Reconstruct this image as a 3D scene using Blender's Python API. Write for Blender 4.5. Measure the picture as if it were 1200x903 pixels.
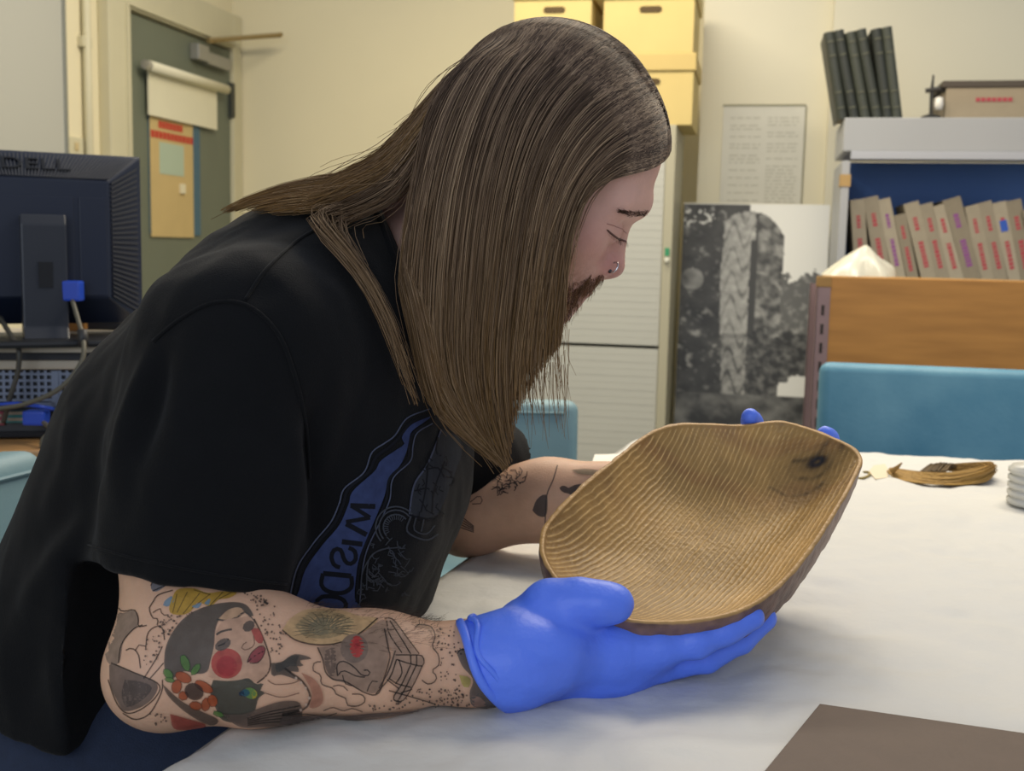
import bpy, bmesh, math, random
import numpy as np
from mathutils import Vector, Matrix, noise
from mathutils.bvhtree import BVHTree
from mathutils.geometry import tessellate_polygon

for o in list(bpy.data.objects): bpy.data.objects.remove(o)
scene = bpy.context.scene
COL = scene.collection
random.seed(7); RNG = np.random.default_rng(7)

# ------------------------------------------------------------------ camera
FPX = 1333.0; CX, CY = 600.0, 451.5
PITCH = math.atan(161.5 / FPX); ROLL = 0.022; CAMZ = 1.09
C0 = np.array([0, 0, CAMZ])
_R0 = np.array([1., 0, 0]); FW = np.array([0, math.cos(PITCH), -math.sin(PITCH)])
_U0 = np.array([0, math.sin(PITCH), math.cos(PITCH)])
RT = math.cos(ROLL) * _R0 + math.sin(ROLL) * _U0
UP = -math.sin(ROLL) * _R0 + math.cos(ROLL) * _U0
cam_d = bpy.data.cameras.new('camera'); cam = bpy.data.objects.new('camera', cam_d); COL.objects.link(cam)
cam_d.sensor_fit = 'HORIZONTAL'; cam_d.sensor_width = 36.0; cam_d.lens = 36.0 * FPX / 1200.0
cam_d.clip_start = 0.05; cam_d.clip_end = 60
M = Matrix.Identity(4)
for i in range(3):
    M[i][0] = RT[i]; M[i][1] = UP[i]; M[i][2] = -FW[i]; M[i][3] = C0[i]
cam.matrix_world = M
cam_d.dof.use_dof = True; cam_d.dof.focus_distance = 0.93; cam_d.dof.aperture_fstop = 11.0
scene.camera = cam

# ------------------------------------------------------------------ light
scene.view_settings.view_transform = 'Standard'; scene.view_settings.look = 'None'
scene.view_settings.gamma = 1.0; scene.view_settings.use_curve_mapping = False
scene.view_settings.exposure = 0.0
world = bpy.data.worlds.new('world'); scene.world = world; world.use_nodes = True
world.node_tree.nodes['Background'].inputs[0].default_value = (0.80, 0.86, 1.0, 1)
world.node_tree.nodes['Background'].inputs[1].default_value = 0.46
def area(name, loc, target, size, power, col):
    l = bpy.data.lights.new(name, 'AREA'); l.shape = 'RECTANGLE'; l.size, l.size_y = size
    l.energy = power; l.color = col
    o = bpy.data.objects.new(name, l); COL.objects.link(o); o.location = loc
    o.rotation_euler = (Vector(target) - Vector(loc)).to_track_quat('-Z', 'Y').to_euler()
    return o
area('ceiling_tube_light_rear', (0.9, 2.3, 2.75), (0.75, 2.0, 0), (1.5, 0.6), 50, (1.0, 0.88, 0.68))
area('ceiling_tube_light_back', (-0.15, 3.5, 2.75), (-0.15, 3.8, 0), (1.5, 0.6), 48, (1.0, 0.89, 0.71))
area('window_daylight', (-0.9, -2.2, 1.9), (0.1, 1.0, 0.9), (2.2, 1.5), 34, (0.80, 0.88, 1.0))

# ------------------------------------------------------------------ pixel <-> place
def ray(px, py): return FW + RT * (px - CX) / FPX - UP * (py - CY) / FPX
def at(px, py, Y): d = ray(px, py); return C0 + d * (Y / d[1])
def atz(px, py, z): d = ray(px, py); return C0 + d * ((z - CAMZ) / d[2])
def onp(px, py, p, n): d = ray(px, py); return C0 + d * (np.dot(p - C0, n) / np.dot(d, n))
TH = math.radians(11.9)                     # the room's turn against the line of sight
RX = np.array([math.cos(TH), -math.sin(TH), 0]); RY = np.array([math.sin(TH), math.cos(TH), 0])
def w2r(p): p = np.asarray(p); return np.array([p @ RX, p @ RY, p[2]])
def r2w(u, v, z): return RX * u + RY * v + np.array([0, 0, z])
def rat(px, py, v): return w2r(onp(px, py, RY * v, RY))      # room coords on the plane room-y = v
def lat(px, py, u): return w2r(onp(px, py, RX * u, RX))      # on the plane room-x = u
# ------------------------------------------------------------------ materials
def lin(h):
    h = h.lstrip('#'); c = [int(h[i:i + 2], 16) / 255 for i in (0, 2, 4)]
    return tuple(x / 12.92 if x <= .04045 else ((x + .055) / 1.055) ** 2.4 for x in c)
_M = {}
def mat(name, col, rough=.6, vary=0.0, vscale=8.0, bump=0.0, bscale=60.0, stretch=(1, 1, 1), metal=0.0, col2=None,
        sss=0.0, attr=None, spec=.5, alpha=1.0, sheen=0.0, detail=4.0, coat=0.0, trans=0.0):
    if name in _M: return _M[name]
    m = bpy.data.materials.new(name); m.use_nodes = True; nt = m.node_tree; N = nt.nodes; L = nt.links
    b = N['Principled BSDF']; b.inputs['Roughness'].default_value = rough; b.inputs['Metallic'].default_value = metal
    b.inputs['Specular IOR Level'].default_value = spec
    if isinstance(col, str): col = lin(col)
    if isinstance(col2, str): col2 = lin(col2)
    b.inputs['Base Color'].default_value = (*col, 1)
    tc = N.new('ShaderNodeTexCoord'); mp = N.new('ShaderNodeMapping'); mp.inputs['Scale'].default_value = stretch
    L.new(tc.outputs['Object'], mp.inputs['Vector'])
    src = None
    if attr:
        a = N.new('ShaderNodeAttribute'); a.attribute_name = attr; src = a.outputs['Color']
        L.new(src, b.inputs['Base Color'])
    if vary or col2:
        n = N.new('ShaderNodeTexNoise'); n.inputs['Scale'].default_value = vscale; n.inputs['Detail'].default_value = detail
        L.new(mp.outputs[0], n.inputs['Vector'])
        r = N.new('ShaderNodeValToRGB'); r.color_ramp.elements[0].position = .3; r.color_ramp.elements[1].position = .7
        if attr:
            r.color_ramp.elements[0].color = (1 - vary,) * 3 + (1,); r.color_ramp.elements[1].color = (1 + vary * .4,) * 3 + (1,)
            mx = N.new('ShaderNodeMix'); mx.data_type = 'RGBA'; mx.blend_type = 'MULTIPLY'; mx.inputs[0].default_value = 1
            L.new(src, mx.inputs[6]); L.new(r.outputs[0], mx.inputs[7]); L.new(mx.outputs[2], b.inputs['Base Color'])
        else:
            c2 = col2 if col2 else tuple(x * (1 - vary) for x in col)
            r.color_ramp.elements[0].color = (*c2, 1); r.color_ramp.elements[1].color = (*col, 1)
            L.new(r.outputs[0], b.inputs['Base Color'])
        L.new(n.outputs['Fac'], r.inputs[0])
    if bump:
        n2 = N.new('ShaderNodeTexNoise'); n2.inputs['Scale'].default_value = bscale; n2.inputs['Detail'].default_value = 6
        L.new(mp.outputs[0], n2.inputs['Vector'])
        bp = N.new('ShaderNodeBump'); bp.inputs['Strength'].default_value = bump; bp.inputs['Distance'].default_value = .004
        L.new(n2.outputs['Fac'], bp.inputs['Height']); L.new(bp.outputs[0], b.inputs['Normal'])
    if sss:
        b.inputs['Subsurface Weight'].default_value = sss; b.inputs['Subsurface Radius'].default_value = (.012, .005, .003)
        b.inputs['Subsurface Scale'].default_value = .6
    if alpha < 1: b.inputs['Alpha'].default_value = alpha
    if trans: b.inputs['Transmission Weight'].default_value = trans
    if sheen: b.inputs['Sheen Weight'].default_value = sheen; b.inputs['Sheen Roughness'].default_value = .5
    if coat: b.inputs['Coat Weight'].default_value = coat
    _M[name] = m
    return m

# ------------------------------------------------------------------ objects
def tag(o, label=None, cat=None, group=None, kind=None):
    if label: o['label'] = label
    if cat: o['category'] = cat
    if group: o['group'] = group
    if kind: o['kind'] = kind
    return o
def empty(name, loc, rz=0.0):
    o = bpy.data.objects.new(name, None); COL.objects.link(o); o.empty_display_size = .05
    o.location = tuple(float(x) for x in loc); o.rotation_euler = (0, 0, rz); return o
def link(name, me, m=None, parent=None, smooth=False):
    o = bpy.data.objects.new(name, me); COL.objects.link(o)
    if m: me.materials.append(m)
    if smooth: me.shade_smooth()
    if parent: o.parent = parent
    return o
class MB:
    def __init__(s): s.v = []; s.f = []; s.c = []
    def add(s, v, f):
        b = len(s.v); s.v += [tuple(float(q) for q in p) for p in v]; s.f += [tuple(i + b for i in q) for q in f]; return s
    def hexa(s, p):          # 8 corners: bottom 4 ccw, top 4 ccw
        return s.add(p, [(3, 2, 1, 0), (4, 5, 6, 7), (0, 1, 5, 4), (1, 2, 6, 5), (2, 3, 7, 6), (3, 0, 4, 7)])
    def box(s, a, b):
        (x0, y0, z0), (x1, y1, z1) = a, b
        return s.hexa([(x0, y0, z0), (x1, y0, z0), (x1, y1, z0), (x0, y1, z0), (x0, y0, z1), (x1, y0, z1), (x1, y1, z1), (x0, y1, z1)])
    def tube(s, pts, r, n=8, cap=True):
        pts = [np.array(p, float) for p in pts]; k = len(pts); rs = r if hasattr(r, '__len__') else [r] * k
        b = len(s.v); pu = None
        for i, p in enumerate(pts):
            t = pts[min(i + 1, k - 1)] - pts[max(i - 1, 0)]; t = t / (np.linalg.norm(t) + 1e-12)
            if pu is None:
                pu = np.cross(t, [0, 0, 1.] if abs(t[2]) < .9 else [1., 0, 0])
            pu = pu - t * (pu @ t); pu /= np.linalg.norm(pu); w = np.cross(t, pu)
            for j in range(n):
                a = 2 * math.pi * j / n; q = p + (pu * math.cos(a) + w * math.sin(a)) * rs[i]; s.v.append(tuple(q))
        for i in range(k - 1):
            for j in range(n):
                s.f.append((b + i * n + j, b + i * n + (j + 1) % n, b + (i + 1) * n + (j + 1) % n, b + (i + 1) * n + j))
        if cap: s.f.append(tuple(b + j for j in range(n))[::-1]); s.f.append(tuple(b + (k - 1) * n + j for j in range(n)))
        return s
    def lathe(s, prof, n=24, axis='z', o=(0, 0, 0)):
        b = len(s.v)
        for (r, h) in prof:
            for j in range(n):
                a = 2 * math.pi * j / n; q = (r * math.cos(a), r * math.sin(a), h)
                if axis == 'y': q = (q[0], q[2], q[1])
                if axis == 'x': q = (q[2], q[0], q[1])
                s.v.append((q[0] + o[0], q[1] + o[1], q[2] + o[2]))
        for i in range(len(prof) - 1):
            for j in range(n): s.f.append((b + i * n + j, b + i * n + (j + 1) % n, b + (i + 1) * n + (j + 1) % n, b + (i + 1) * n + j))
        return s
    def build(s, name, m, parent=None, bevel=0.0, smooth=False, kind=None):
        me = bpy.data.meshes.new(name); me.from_pydata(s.v, [], s.f)
        bm = bmesh.new(); bm.from_mesh(me); bmesh.ops.recalc_face_normals(bm, faces=bm.faces)
        if bevel:
            bmesh.ops.bevel(bm, geom=list(bm.edges), offset=bevel, segments=2, affect='EDGES', profile=.6)
        bm.to_mesh(me); bm.free(); me.update()
        o = link(name, me, m, parent, smooth)
        if kind: o['kind'] = kind
        return o
def text_mesh(body, size, depth=.0006):
    cu = bpy.data.curves.new('t', 'FONT'); cu.body = body; cu.size = size; cu.extrude = depth; cu.align_x = 'CENTER'; cu.align_y = 'CENTER'
    ob = bpy.data.objects.new('t', cu); COL.objects.link(ob)
    dg = bpy.context.evaluated_depsgraph_get(); me = bpy.data.meshes.new_from_object(ob.evaluated_get(dg))
    bpy.data.objects.remove(ob); return me
_TT = np.linspace(0, 1, 12, endpoint=False)[None, :, None]
def resamp(out, n):
    d = np.zeros(len(out)); d[1:] = np.cumsum(np.sqrt((np.diff(out, axis=0) ** 2).sum(1))); s = np.linspace(0, d[-1], n)
    return np.stack([np.interp(s, d, out[:, a]) for a in range(out.shape[1])], 1)
def crom(P, n):
    """Catmull-Rom resample of a control polyline to n points (arc-length spaced)."""
    P = np.asarray(P, float)
    Q = np.vstack([2 * P[:1] - P[1:2], P, 2 * P[-1:] - P[-2:-1]])
    p0, p1, p2, p3 = (Q[i:len(Q) - 3 + i][:, None, :] for i in range(4))
    o = .5 * (2 * p1 + (p2 - p0) * _TT + (2 * p0 - 5 * p1 + 4 * p2 - p3) * _TT ** 2 + (3 * p1 - p0 - 3 * p2 + p3) * _TT ** 3)
    return resamp(np.vstack([o.reshape(-1, P.shape[1]), P[-1:]]), n)

# ------------------------------------------------------------------ signed distance modelling
class SDF:
    """a list of rounded solids blended together; meshed on a grid with surface nets"""
    def __init__(s): s.p = []
    def _add(s, fn, lo, hi, k, op): s.p.append((fn, np.array(lo), np.array(hi), k, op)); return s
    def cone(s, a, ra, b, rb, k=.01, op='u', sc=(1, 1, 1)):
        a = np.array(a, float); b = np.array(b, float); ab = b - a; L2 = ab @ ab
        def fn(X, Y, Z):
            x, y, z = X - a[0], Y - a[1], Z - a[2]
            t = np.clip((x * ab[0] + y * ab[1] + z * ab[2]) / L2, 0, 1)
            return np.sqrt((x - t * ab[0]) ** 2 + (y - t * ab[1]) ** 2 + (z - t * ab[2]) ** 2) - (ra + (rb - ra) * t)
        m = max(ra, rb) + k + .012
        return s._add(fn, np.minimum(a, b) - m, np.maximum(a, b) + m, k, op)
    def chain(s, pts, k=.01, op='u'):
        for (a, ra), (b, rb) in zip(pts[:-1], pts[1:]): s.cone(a, ra, b, rb, k, op)
        return s
    def ell(s, c, r, k=.01, R=None, op='u'):
        c = np.array(c, float); r = np.array(r, float); R = np.eye(3) if R is None else np.array(R, float)   # rows = local axes
        def fn(X, Y, Z):
            x, y, z = X - c[0], Y - c[1], Z - c[2]
            u = [(R[i][0] * x + R[i][1] * y + R[i][2] * z) for i in range(3)]
            k0 = np.sqrt((u[0] / r[0]) ** 2 + (u[1] / r[1]) ** 2 + (u[2] / r[2]) ** 2)
            k1 = np.sqrt((u[0] / r[0] ** 2) ** 2 + (u[1] / r[1] ** 2) ** 2 + (u[2] / r[2] ** 2) ** 2)
            return k0 * (k0 - 1) / np.maximum(k1, 1e-6)
        ext = np.sqrt(((R * r[:, None]) ** 2).sum(0)) + k + .012
        return s._add(fn, c - ext, c + ext, k, op)
    def plane(s, p, n, k=.002):           # keep the side the normal points away from
        p = np.array(p, float); n = np.array(n, float); n /= np.linalg.norm(n)
        def fn(X, Y, Z): return (X - p[0]) * n[0] + (Y - p[1]) * n[1] + (Z - p[2]) * n[2]
        return s._add(fn, [-9] * 3, [9] * 3, k, 'i')
    @staticmethod
    def _comb(A, B, k, op):
        if op == 's': B = -B
        if op == 'u':
            h = np.maximum(k - np.abs(A - B), 0) / k; return np.minimum(A, B) - h * h * k * .25
        h = np.maximum(k - np.abs(A - B), 0) / k; return np.maximum(A, B) + h * h * k * .25
    def __call__(s, P):
        D = np.full(len(P), 1.0)
        for fn, lo, hi, k, op in s.p: D = s._comb(D, fn(P[:, 0], P[:, 1], P[:, 2]), k, op)
        return D
    def mesh(s, lo, hi, h, warp=None):
        lo = np.array(lo, float); hi = np.array(hi, float); n = np.ceil((hi - lo) / h).astype(int) + 1
        D = np.full(n, .5, np.float32); ax = [lo[i] + h * np.arange(n[i]) for i in range(3)]
        for fn, a, b, k, op in s.p:
            i0 = np.clip(np.floor((a - lo) / h).astype(int), 0, n); i1 = np.clip(np.ceil((b - lo) / h).astype(int) + 1, 0, n)
            if (i1 <= i0).any(): continue
            sl = tuple(slice(i0[q], i1[q]) for q in range(3))
            X = ax[0][sl[0]][:, None, None].astype(np.float32); Y = ax[1][sl[1]][None, :, None].astype(np.float32); Z = ax[2][sl[2]][None, None, :].astype(np.float32)
            D[sl] = s._comb(D[sl], fn(X, Y, Z), k, op)
        D[0], D[-1], D[:, 0], D[:, -1], D[:, :, 0], D[:, :, -1] = (np.maximum(q, 1e-4) for q in (D[0], D[-1], D[:, 0], D[:, -1], D[:, :, 0], D[:, :, -1]))
        return surfnets(D, lo, h)
def surfnets(D, lo, h):
    ins = D < 0; n = np.array(D.shape); m = n - 1
    cnt = np.zeros(m, np.int8); offs = [(i, j, k) for i in (0, 1) for j in (0, 1) for k in (0, 1)]
    for (i, j, k) in offs: cnt += ins[i:i + m[0], j:j + m[1], k:k + m[2]]
    I = np.argwhere((cnt > 0) & (cnt < 8)); V = np.stack([D[I[:, 0] + a, I[:, 1] + b, I[:, 2] + c] for a, b, c in offs], 1)
    acc = np.zeros((len(I), 3)); num = np.zeros(len(I))
    for a in range(8):
        for ax in range(3):
            if offs[a][ax]: continue
            bo = list(offs[a]); bo[ax] = 1; b = offs.index(tuple(bo)); va, vb = V[:, a], V[:, b]
            mk = (va < 0) != (vb < 0); t = np.where(mk, va / np.where(mk, va - vb, 1), 0)
            p = np.tile(np.array(offs[a], float), (len(I), 1)); p[:, ax] += t; acc[mk] += p[mk]; num[mk] += 1
    P = lo + (I + acc / num[:, None]) * h
    idx = np.full(m, -1, np.int64); idx[I[:, 0], I[:, 1], I[:, 2]] = np.arange(len(I))
    F = []
    for ax in range(3):
        u, v = (ax + 1) % 3, (ax + 2) % 3
        s0 = [slice(None)] * 3; s1 = [slice(None)] * 3; s0[ax] = slice(0, -1); s1[ax] = slice(1, None)
        e = np.argwhere(ins[tuple(s0)] != ins[tuple(s1)])
        e = e[(e[:, u] > 0) & (e[:, v] > 0) & (e[:, u] < m[u]) & (e[:, v] < m[v])]
        def cell(du, dv):
            c = e.copy(); c[:, u] += du; c[:, v] += dv; return idx[c[:, 0], c[:, 1], c[:, 2]]
        q = np.stack([cell(-1, -1), cell(0, -1), cell(0, 0), cell(-1, 0)], 1)
        fl = ~ins[e[:, 0], e[:, 1], e[:, 2]]; q[fl] = q[fl][:, ::-1]; F.append(q)
    F = np.vstack(F); F = F[(F >= 0).all(1)]
    return P, F
def np_mesh(name, P, F):
    me = bpy.data.meshes.new(name); k = F.shape[1]
    me.vertices.add(len(P)); me.vertices.foreach_set('co', np.ascontiguousarray(P, np.float32).ravel())
    me.loops.add(F.size); me.loops.foreach_set('vertex_index', np.ascontiguousarray(F, np.int32).ravel())
    me.polygons.add(len(F)); me.polygons.foreach_set('loop_start', np.arange(0, F.size, k, dtype=np.int32))
    me.update(calc_edges=True); me.validate(); return me
def vnormals(P, F):
    a = P[F[:, 1]] - P[F[:, 0]]; b = P[F[:, 2]] - P[F[:, 0]]; fn = np.cross(a, b); N = np.zeros_like(P)
    for i in range(F.shape[1]):
        for c in range(3): N[:, c] += np.bincount(F[:, i], fn[:, c], len(P))
    return N / (np.linalg.norm(N, axis=1, keepdims=True) + 1e-12)
def relax(P, F, it=2, lam=.5):
    for _ in range(it):
        S = np.zeros_like(P); c = np.zeros(len(P)); k = F.shape[1]
        for i in range(k):
            nb_ = P[F[:, (i + 1) % k]]; c += np.bincount(F[:, i], minlength=len(P))
            for a in range(3): S[:, a] += np.bincount(F[:, i], nb_[:, a], len(P))
        P = P + lam * (S / np.maximum(c, 1)[:, None] - P)
    return P
def set_col(me, name, C):
    a = me.color_attributes.new(name, 'FLOAT_COLOR', 'POINT'); C = np.asarray(C)
    if C.shape[1] == 3: C = np.c_[C, np.ones(len(C))]
    a.data.foreach_set('color', np.ascontiguousarray(C, np.float32).ravel())
def strand_mesh(strands, radii, cols, n=3):
    """strands: list of (k,3) arrays -> thin tubes with a colour per strand (from root to tip)"""
    Vs = []; Fs = []; Cs = []; b = 0
    for S, r, c in zip(strands, radii, cols):
        k = len(S); T = np.gradient(S, axis=0); T /= np.linalg.norm(T, axis=1, keepdims=True) + 1e-9
        ref = np.array([.3, 1, .2]); A = np.cross(T, ref); A /= np.linalg.norm(A, axis=1, keepdims=True) + 1e-9; B = np.cross(T, A)
        rr = (r * np.linspace(1, .45, k))[:, None] if np.isscalar(r) else np.asarray(r)[:, None]
        ring = np.stack([S + (A * math.cos(2 * math.pi * j / n) + B * math.sin(2 * math.pi * j / n)) * rr for j in range(n)], 1)
        Vs.append(ring.reshape(-1, 3)); c = np.asarray(c)
        Cs.append(np.repeat(c if c.ndim == 2 else np.tile(c, (k, 1)), n, axis=0))
        i = np.arange(k - 1)[:, None] * n; j = np.arange(n)[None, :]; j2 = (j + 1) % n
        Fs.append(np.stack([i + j, i + j2, i + n + j2, i + n + j], 2).reshape(-1, 4) + b); b += k * n
    return np.vstack(Vs), np.vstack(Fs), np.vstack(Cs)

# flat print laid on a curved surface -----------------------------------------------------------
class Print:
    def __init__(s, bvh, off=.0006, maxlen=.02): s.b = bvh; s.off = off; s.V = []; s.F = []; s.C = []; s.layer = 0; s.ml = maxlen; s.o = Vector(C0)
    def _emit(s, pts, faces, col):
        lift = s.off + s.layer * .000011; s.layer += 0 if len(pts) == 8 else 1; ids = []
        for (x, y) in pts:
            h = s.b.ray_cast(s.o, Vector(ray(x, y)).normalized())
            if h[0] is None: ids.append(-1); continue
            nn = h[1] if h[1].dot(s.o - h[0]) > 0 else -h[1]
            s.V.append(tuple(h[0] + nn * lift)); s.C.append(col); ids.append(len(s.V) - 1)
        for f in faces:
            g = [ids[i] for i in f]
            if min(g) < 0: continue
            ps = [Vector(s.V[i]) for i in g]
            if max((ps[i] - ps[i - 1]).length for i in range(len(ps))) > s.ml: continue
            s.F.append(tuple(g))
    def line(s, pts, w, col, closed=False, taper=False, step=4.0):
        P = np.array(pts, float)
        if closed: P = np.vstack([P, P[:1]])
        d = np.linalg.norm(np.diff(P, axis=0), axis=1).sum(); n = max(3, int(d / step))
        Q = crom(P, n) if len(P) > 2 else np.stack([np.linspace(P[0][a], P[1][a], n) for a in (0, 1)], 1)
        T = np.gradient(Q, axis=0); T /= np.linalg.norm(T, axis=1, keepdims=True) + 1e-9; Nn = np.c_[-T[:, 1], T[:, 0]]
        ww = np.full(n, w / 2.) * (np.sin(np.linspace(.15, math.pi - .15, n)) if taper else 1)
        pts2 = np.vstack([Q + Nn * ww[:, None], Q - Nn * ww[:, None]])
        s._emit(pts2, [(i, i + 1, n + i + 1, n + i) for i in range(n - 1)], col)
    def fill(s, pts, col, smooth=True, step=7.0):
        P = np.array(pts, float)
        if smooth:
            d = np.linalg.norm(np.diff(np.vstack([P, P[:1]]), axis=0), axis=1).sum()
            P = crom(np.vstack([P, P[:1]]), max(8, int(d / 4)))[:-1]
        tri = tessellate_polygon([[Vector((x, y, 0)) for x, y in P]])
        bm = bmesh.new(); vs = [bm.verts.new((x, y, 0)) for x, y in P]
        for t in tri:
            try: bm.faces.new([vs[i] for i in t])
            except ValueError: pass
        for _ in range(4):
            es = [e for e in bm.edges if e.calc_length() > step]
            if not es: break
            bmesh.ops.subdivide_edges(bm, edges=es, cuts=1); bmesh.ops.triangulate(bm, faces=bm.faces[:])
        bm.verts.index_update()
        s._emit([(v.co.x, v.co.y) for v in bm.verts], [tuple(v.index for v in f.verts) for f in bm.faces], col); bm.free()
    def dot(s, x, y, r, col):
        a = np.linspace(0, 2 * math.pi, 8)[:-1]; s._emit([(x, y)] + [(x + r * math.cos(q), y + r * math.sin(q)) for q in a], [(0, 1 + i, 1 + (i + 1) % 7) for i in range(7)], col)
    def build(s, name, m, parent):
        me = bpy.data.meshes.new(name); me.from_pydata(s.V, [], s.F); me.update()
        set_col(me, 'col', np.array(s.C)); return link(name, me, m, parent, True)
# ================================================================== the room
RZ = -TH
UL, VB = -2.50, 5.20            # left wall at room-x UL, back wall at room-y VB
m_wall = mat('wall_paint_cream', '#dfd5b2', .75, .05, 1.5, .08, 40)
m_frame = mat('door_frame_paint', '#c6bf9f', .55, .05, 5)
def rstruct(name, mb, m, bevel=0.0):
    o = mb.build(name, m, None, bevel); o.rotation_euler = (0, 0, RZ); o['kind'] = 'structure'; return o
fl = rstruct('floor', MB().box((UL - .1, -1.5, -.06), (3.2, VB + .1, 0)), mat('floor_vinyl', '#8d8f8c', .5, .12, 6))
wb = rstruct('wall_back', MB().box((UL - .1, VB, 0), (3.2, VB + .12, 2.9)), m_wall)
wl = rstruct('wall_left', MB().box((UL - .12, -1.0, 0), (UL, VB, 2.9)), m_wall)
# pillar standing out from the back wall
pl = rat(822, 100, 4.75); pr = rat(972, 100, 4.75)
rstruct('wall_pillar', MB().box((pl[0], 4.75, 0), (pr[0], VB, 2.9)), mat('wall_paint_pale', '#ddd7be', .75, .05, 1.5, .06, 40))
wr = rat(975, 100, 4.62)
rstruct('wall_right', MB().box((pr[0], 4.62 + .06, 0), (3.2, 4.62 + .2, 2.9)), mat('wall_paint_pale', '#d9d2b6'))

# ---- door on the left wall
d_t = lat(140, 16, UL); d_h = lat(262, 58, UL)
DV0, DV1, DZ = d_t[1], d_h[1], (d_t[2] + d_h[2]) / 2
door = empty('door_1', r2w(UL, DV0, 0), RZ); door['kind'] = 'structure'
W = DV1 - DV0
m_door = mat('door_paint_grey_green', '#676d5c', .5, .08, 4)
MB().box((.0, 0, 0), (.03, W, DZ)).build('door_leaf', m_door, door)
fr = MB(); fr.box((0, -.16, 0), (.05, -.0, DZ + .17)).box((0, W, 0), (.05, W + .09, DZ + .17)).box((0, -.0, DZ + .01), (.05, W, DZ + .17))
fr.build('door_frame', m_frame, door, .006)
MB().box((.05, -.045, 0), (.062, -.03, DZ + .03)).box((.05, -.03, DZ + .02), (.062, W, DZ + .03)).build('frame_stop', m_frame, door)
def dl(px, py): p = lat(px, py, UL + .03); return p[1] - DV0, p[2]
a = dl(173, 120); b_ = dl(234, 276); g0 = dl(172, 126)
pn = empty('x', (0, 0, 0)); bpy.data.objects.remove(pn)
MB().box((.03, a[0], b_[1]), (.036, b_[0], a[1] + .1)).build('door_pane', mat('pane_blue_dark', '#2f5a70', .25), door)
s1 = dl(224, 200)
MB().box((.036, a[0], b_[1] - .01), (.040, s1[0], a[1] + .08)).build('pane_notice', mat('notice_board_tan', '#c3aa72', .7, .06, 10), door)
rd = MB()
for (x0, y0, x1, y1, n) in [(183, 141, 212, 152, 7), (174, 151.5, 224, 164, 11)]:
    p = dl(x0, y0); q = dl(x1, y1)
    for i in range(n):
        t0, t1 = i / n, (i + .82) / n; zz = p[1] + (q[1] - p[1]) * 0
        zt = p[1]; rd.box((.040, p[0] + (q[0] - p[0]) * t0, zt - .030), (.0412, p[0] + (q[0] - p[0]) * t1, zt - .0))
rd.build('notice_lettering', mat('print_red', '#b5301f', .6), door)
p = dl(184, 166); q = dl(213, 207)
MB().box((.040, p[0], q[1]), (.0415, q[0], p[1])).build('notice_card', mat('card_pale_green', '#a9b8a0', .6), door)
MB().box((.040, dl(205, 0)[0], dl(206, 226)[1]), (.05, dl(210, 0)[0], dl(206, 215)[1])).build('pane_latch', mat('latch_cream', '#d8d0b0', .4), door)
p = dl(163, 79); q = dl(255, 103); zt = (p[1] + q[1]) / 2
bl = MB().tube([(.075, p[0], zt), (.075, q[0], zt)], .021, 14).build('blind_roller', mat('blind_fabric_white', '#dcd6b8', .7, .04, 6), door, 0, True)
MB().tube([(.075, p[0] - .035, zt), (.075, p[0], zt)], .019, 12).build('roller_bracket', mat('bracket_chrome', '#b9b7b0', .3, metal=.7), bl)
q2 = dl(248, 140); z0 = zt - .19
MB().box((.048, p[0] + .03, z0), (.056, q[0] - .06, zt)).build('blind_sheet', mat('blind_fabric_white', '#dcd6b8'), bl)
p = dl(222, 57); q = dl(264, 62)
cl = MB().box((.03, p[0], p[1] - .045), (.075, p[0] + .10, p[1] + .025)).box((.03, p[0] + .10, p[1] - .05), (.07, q[0] - .02, p[1] + .005)).build('door_closer', mat('closer_metal_grey', '#9b998f', .35, metal=.5), door, .006)
MB().tube([(.07, p[0] + .1, p[1] + .05), (.10, q[0] + .02, p[1] + .11), (.30, q[0] + .02, p[1] + .12)], .012, 6).tube([(.07, p[0] + .1, p[1] + .055), (.30, q[0] + .03, p[1] + .125)], .01, 6).build('closer_arm', mat('closer_arm_brass', '#a89263', .35, metal=.6), cl)
p = dl(261, 100); MB().box((.03, W - .02, p[1] - .14), (.05, W + .015, p[1] + .02)).build('door_hinge', mat('hinge_dark', '#4a4d48', .4, metal=.5), door)
# conduit pipes and whiteboard on the left wall
cp = empty('wall_conduit', r2w(UL, lat(97, 100, UL)[1], 0), RZ)
tag(cp, 'thin cream conduit pipe running up the wall beside the door frame', 'pipe')
MB().tube([(.02, 0, .2), (.02, 0, 2.88)], .017, 10).build('pipe', m_frame, cp, 0, True)
for z in (.6, 1.2, lat(97, 50, UL)[2]): MB().box((0, -.03, z - .02), (.026, .03, z + .02)).build('pipe_clip', m_frame, cp, .004)
wbd = lat(77, 90, UL + .03)
w = empty('whiteboard', r2w(UL, wbd[1], 0), RZ); tag(w, 'pale grey whiteboard on the wall at the far left, above the monitor', 'whiteboard')
MB().box((.005, -1.3, 1.12), (.028, -.012, 2.6)).build('board_panel', mat('whiteboard_enamel', '#adada3', .35), w)
MB().box((.0, -.012, 1.10), (.034, .006, 2.62)).box((0, -1.32, 1.10), (.034, -.012, 1.12)).build('board_frame', mat('board_frame_grey', '#8e9088', .4, metal=.4), w, .002)
sk = lat(86, 170, UL); so = empty('wall_socket', r2w(UL, sk[1], sk[2]), RZ); tag(so, 'small cream wall socket between whiteboard and pipe', 'socket')
MB().box((0, -.05, -.045), (.012, .05, .03)).build('face_plate', m_frame, so, .004)
MB().box((.012, -.012, -.02), (.016, .012, .01)).build('switch', mat('switch_tan', '#c0ad80', .4), so, .002)

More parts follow.
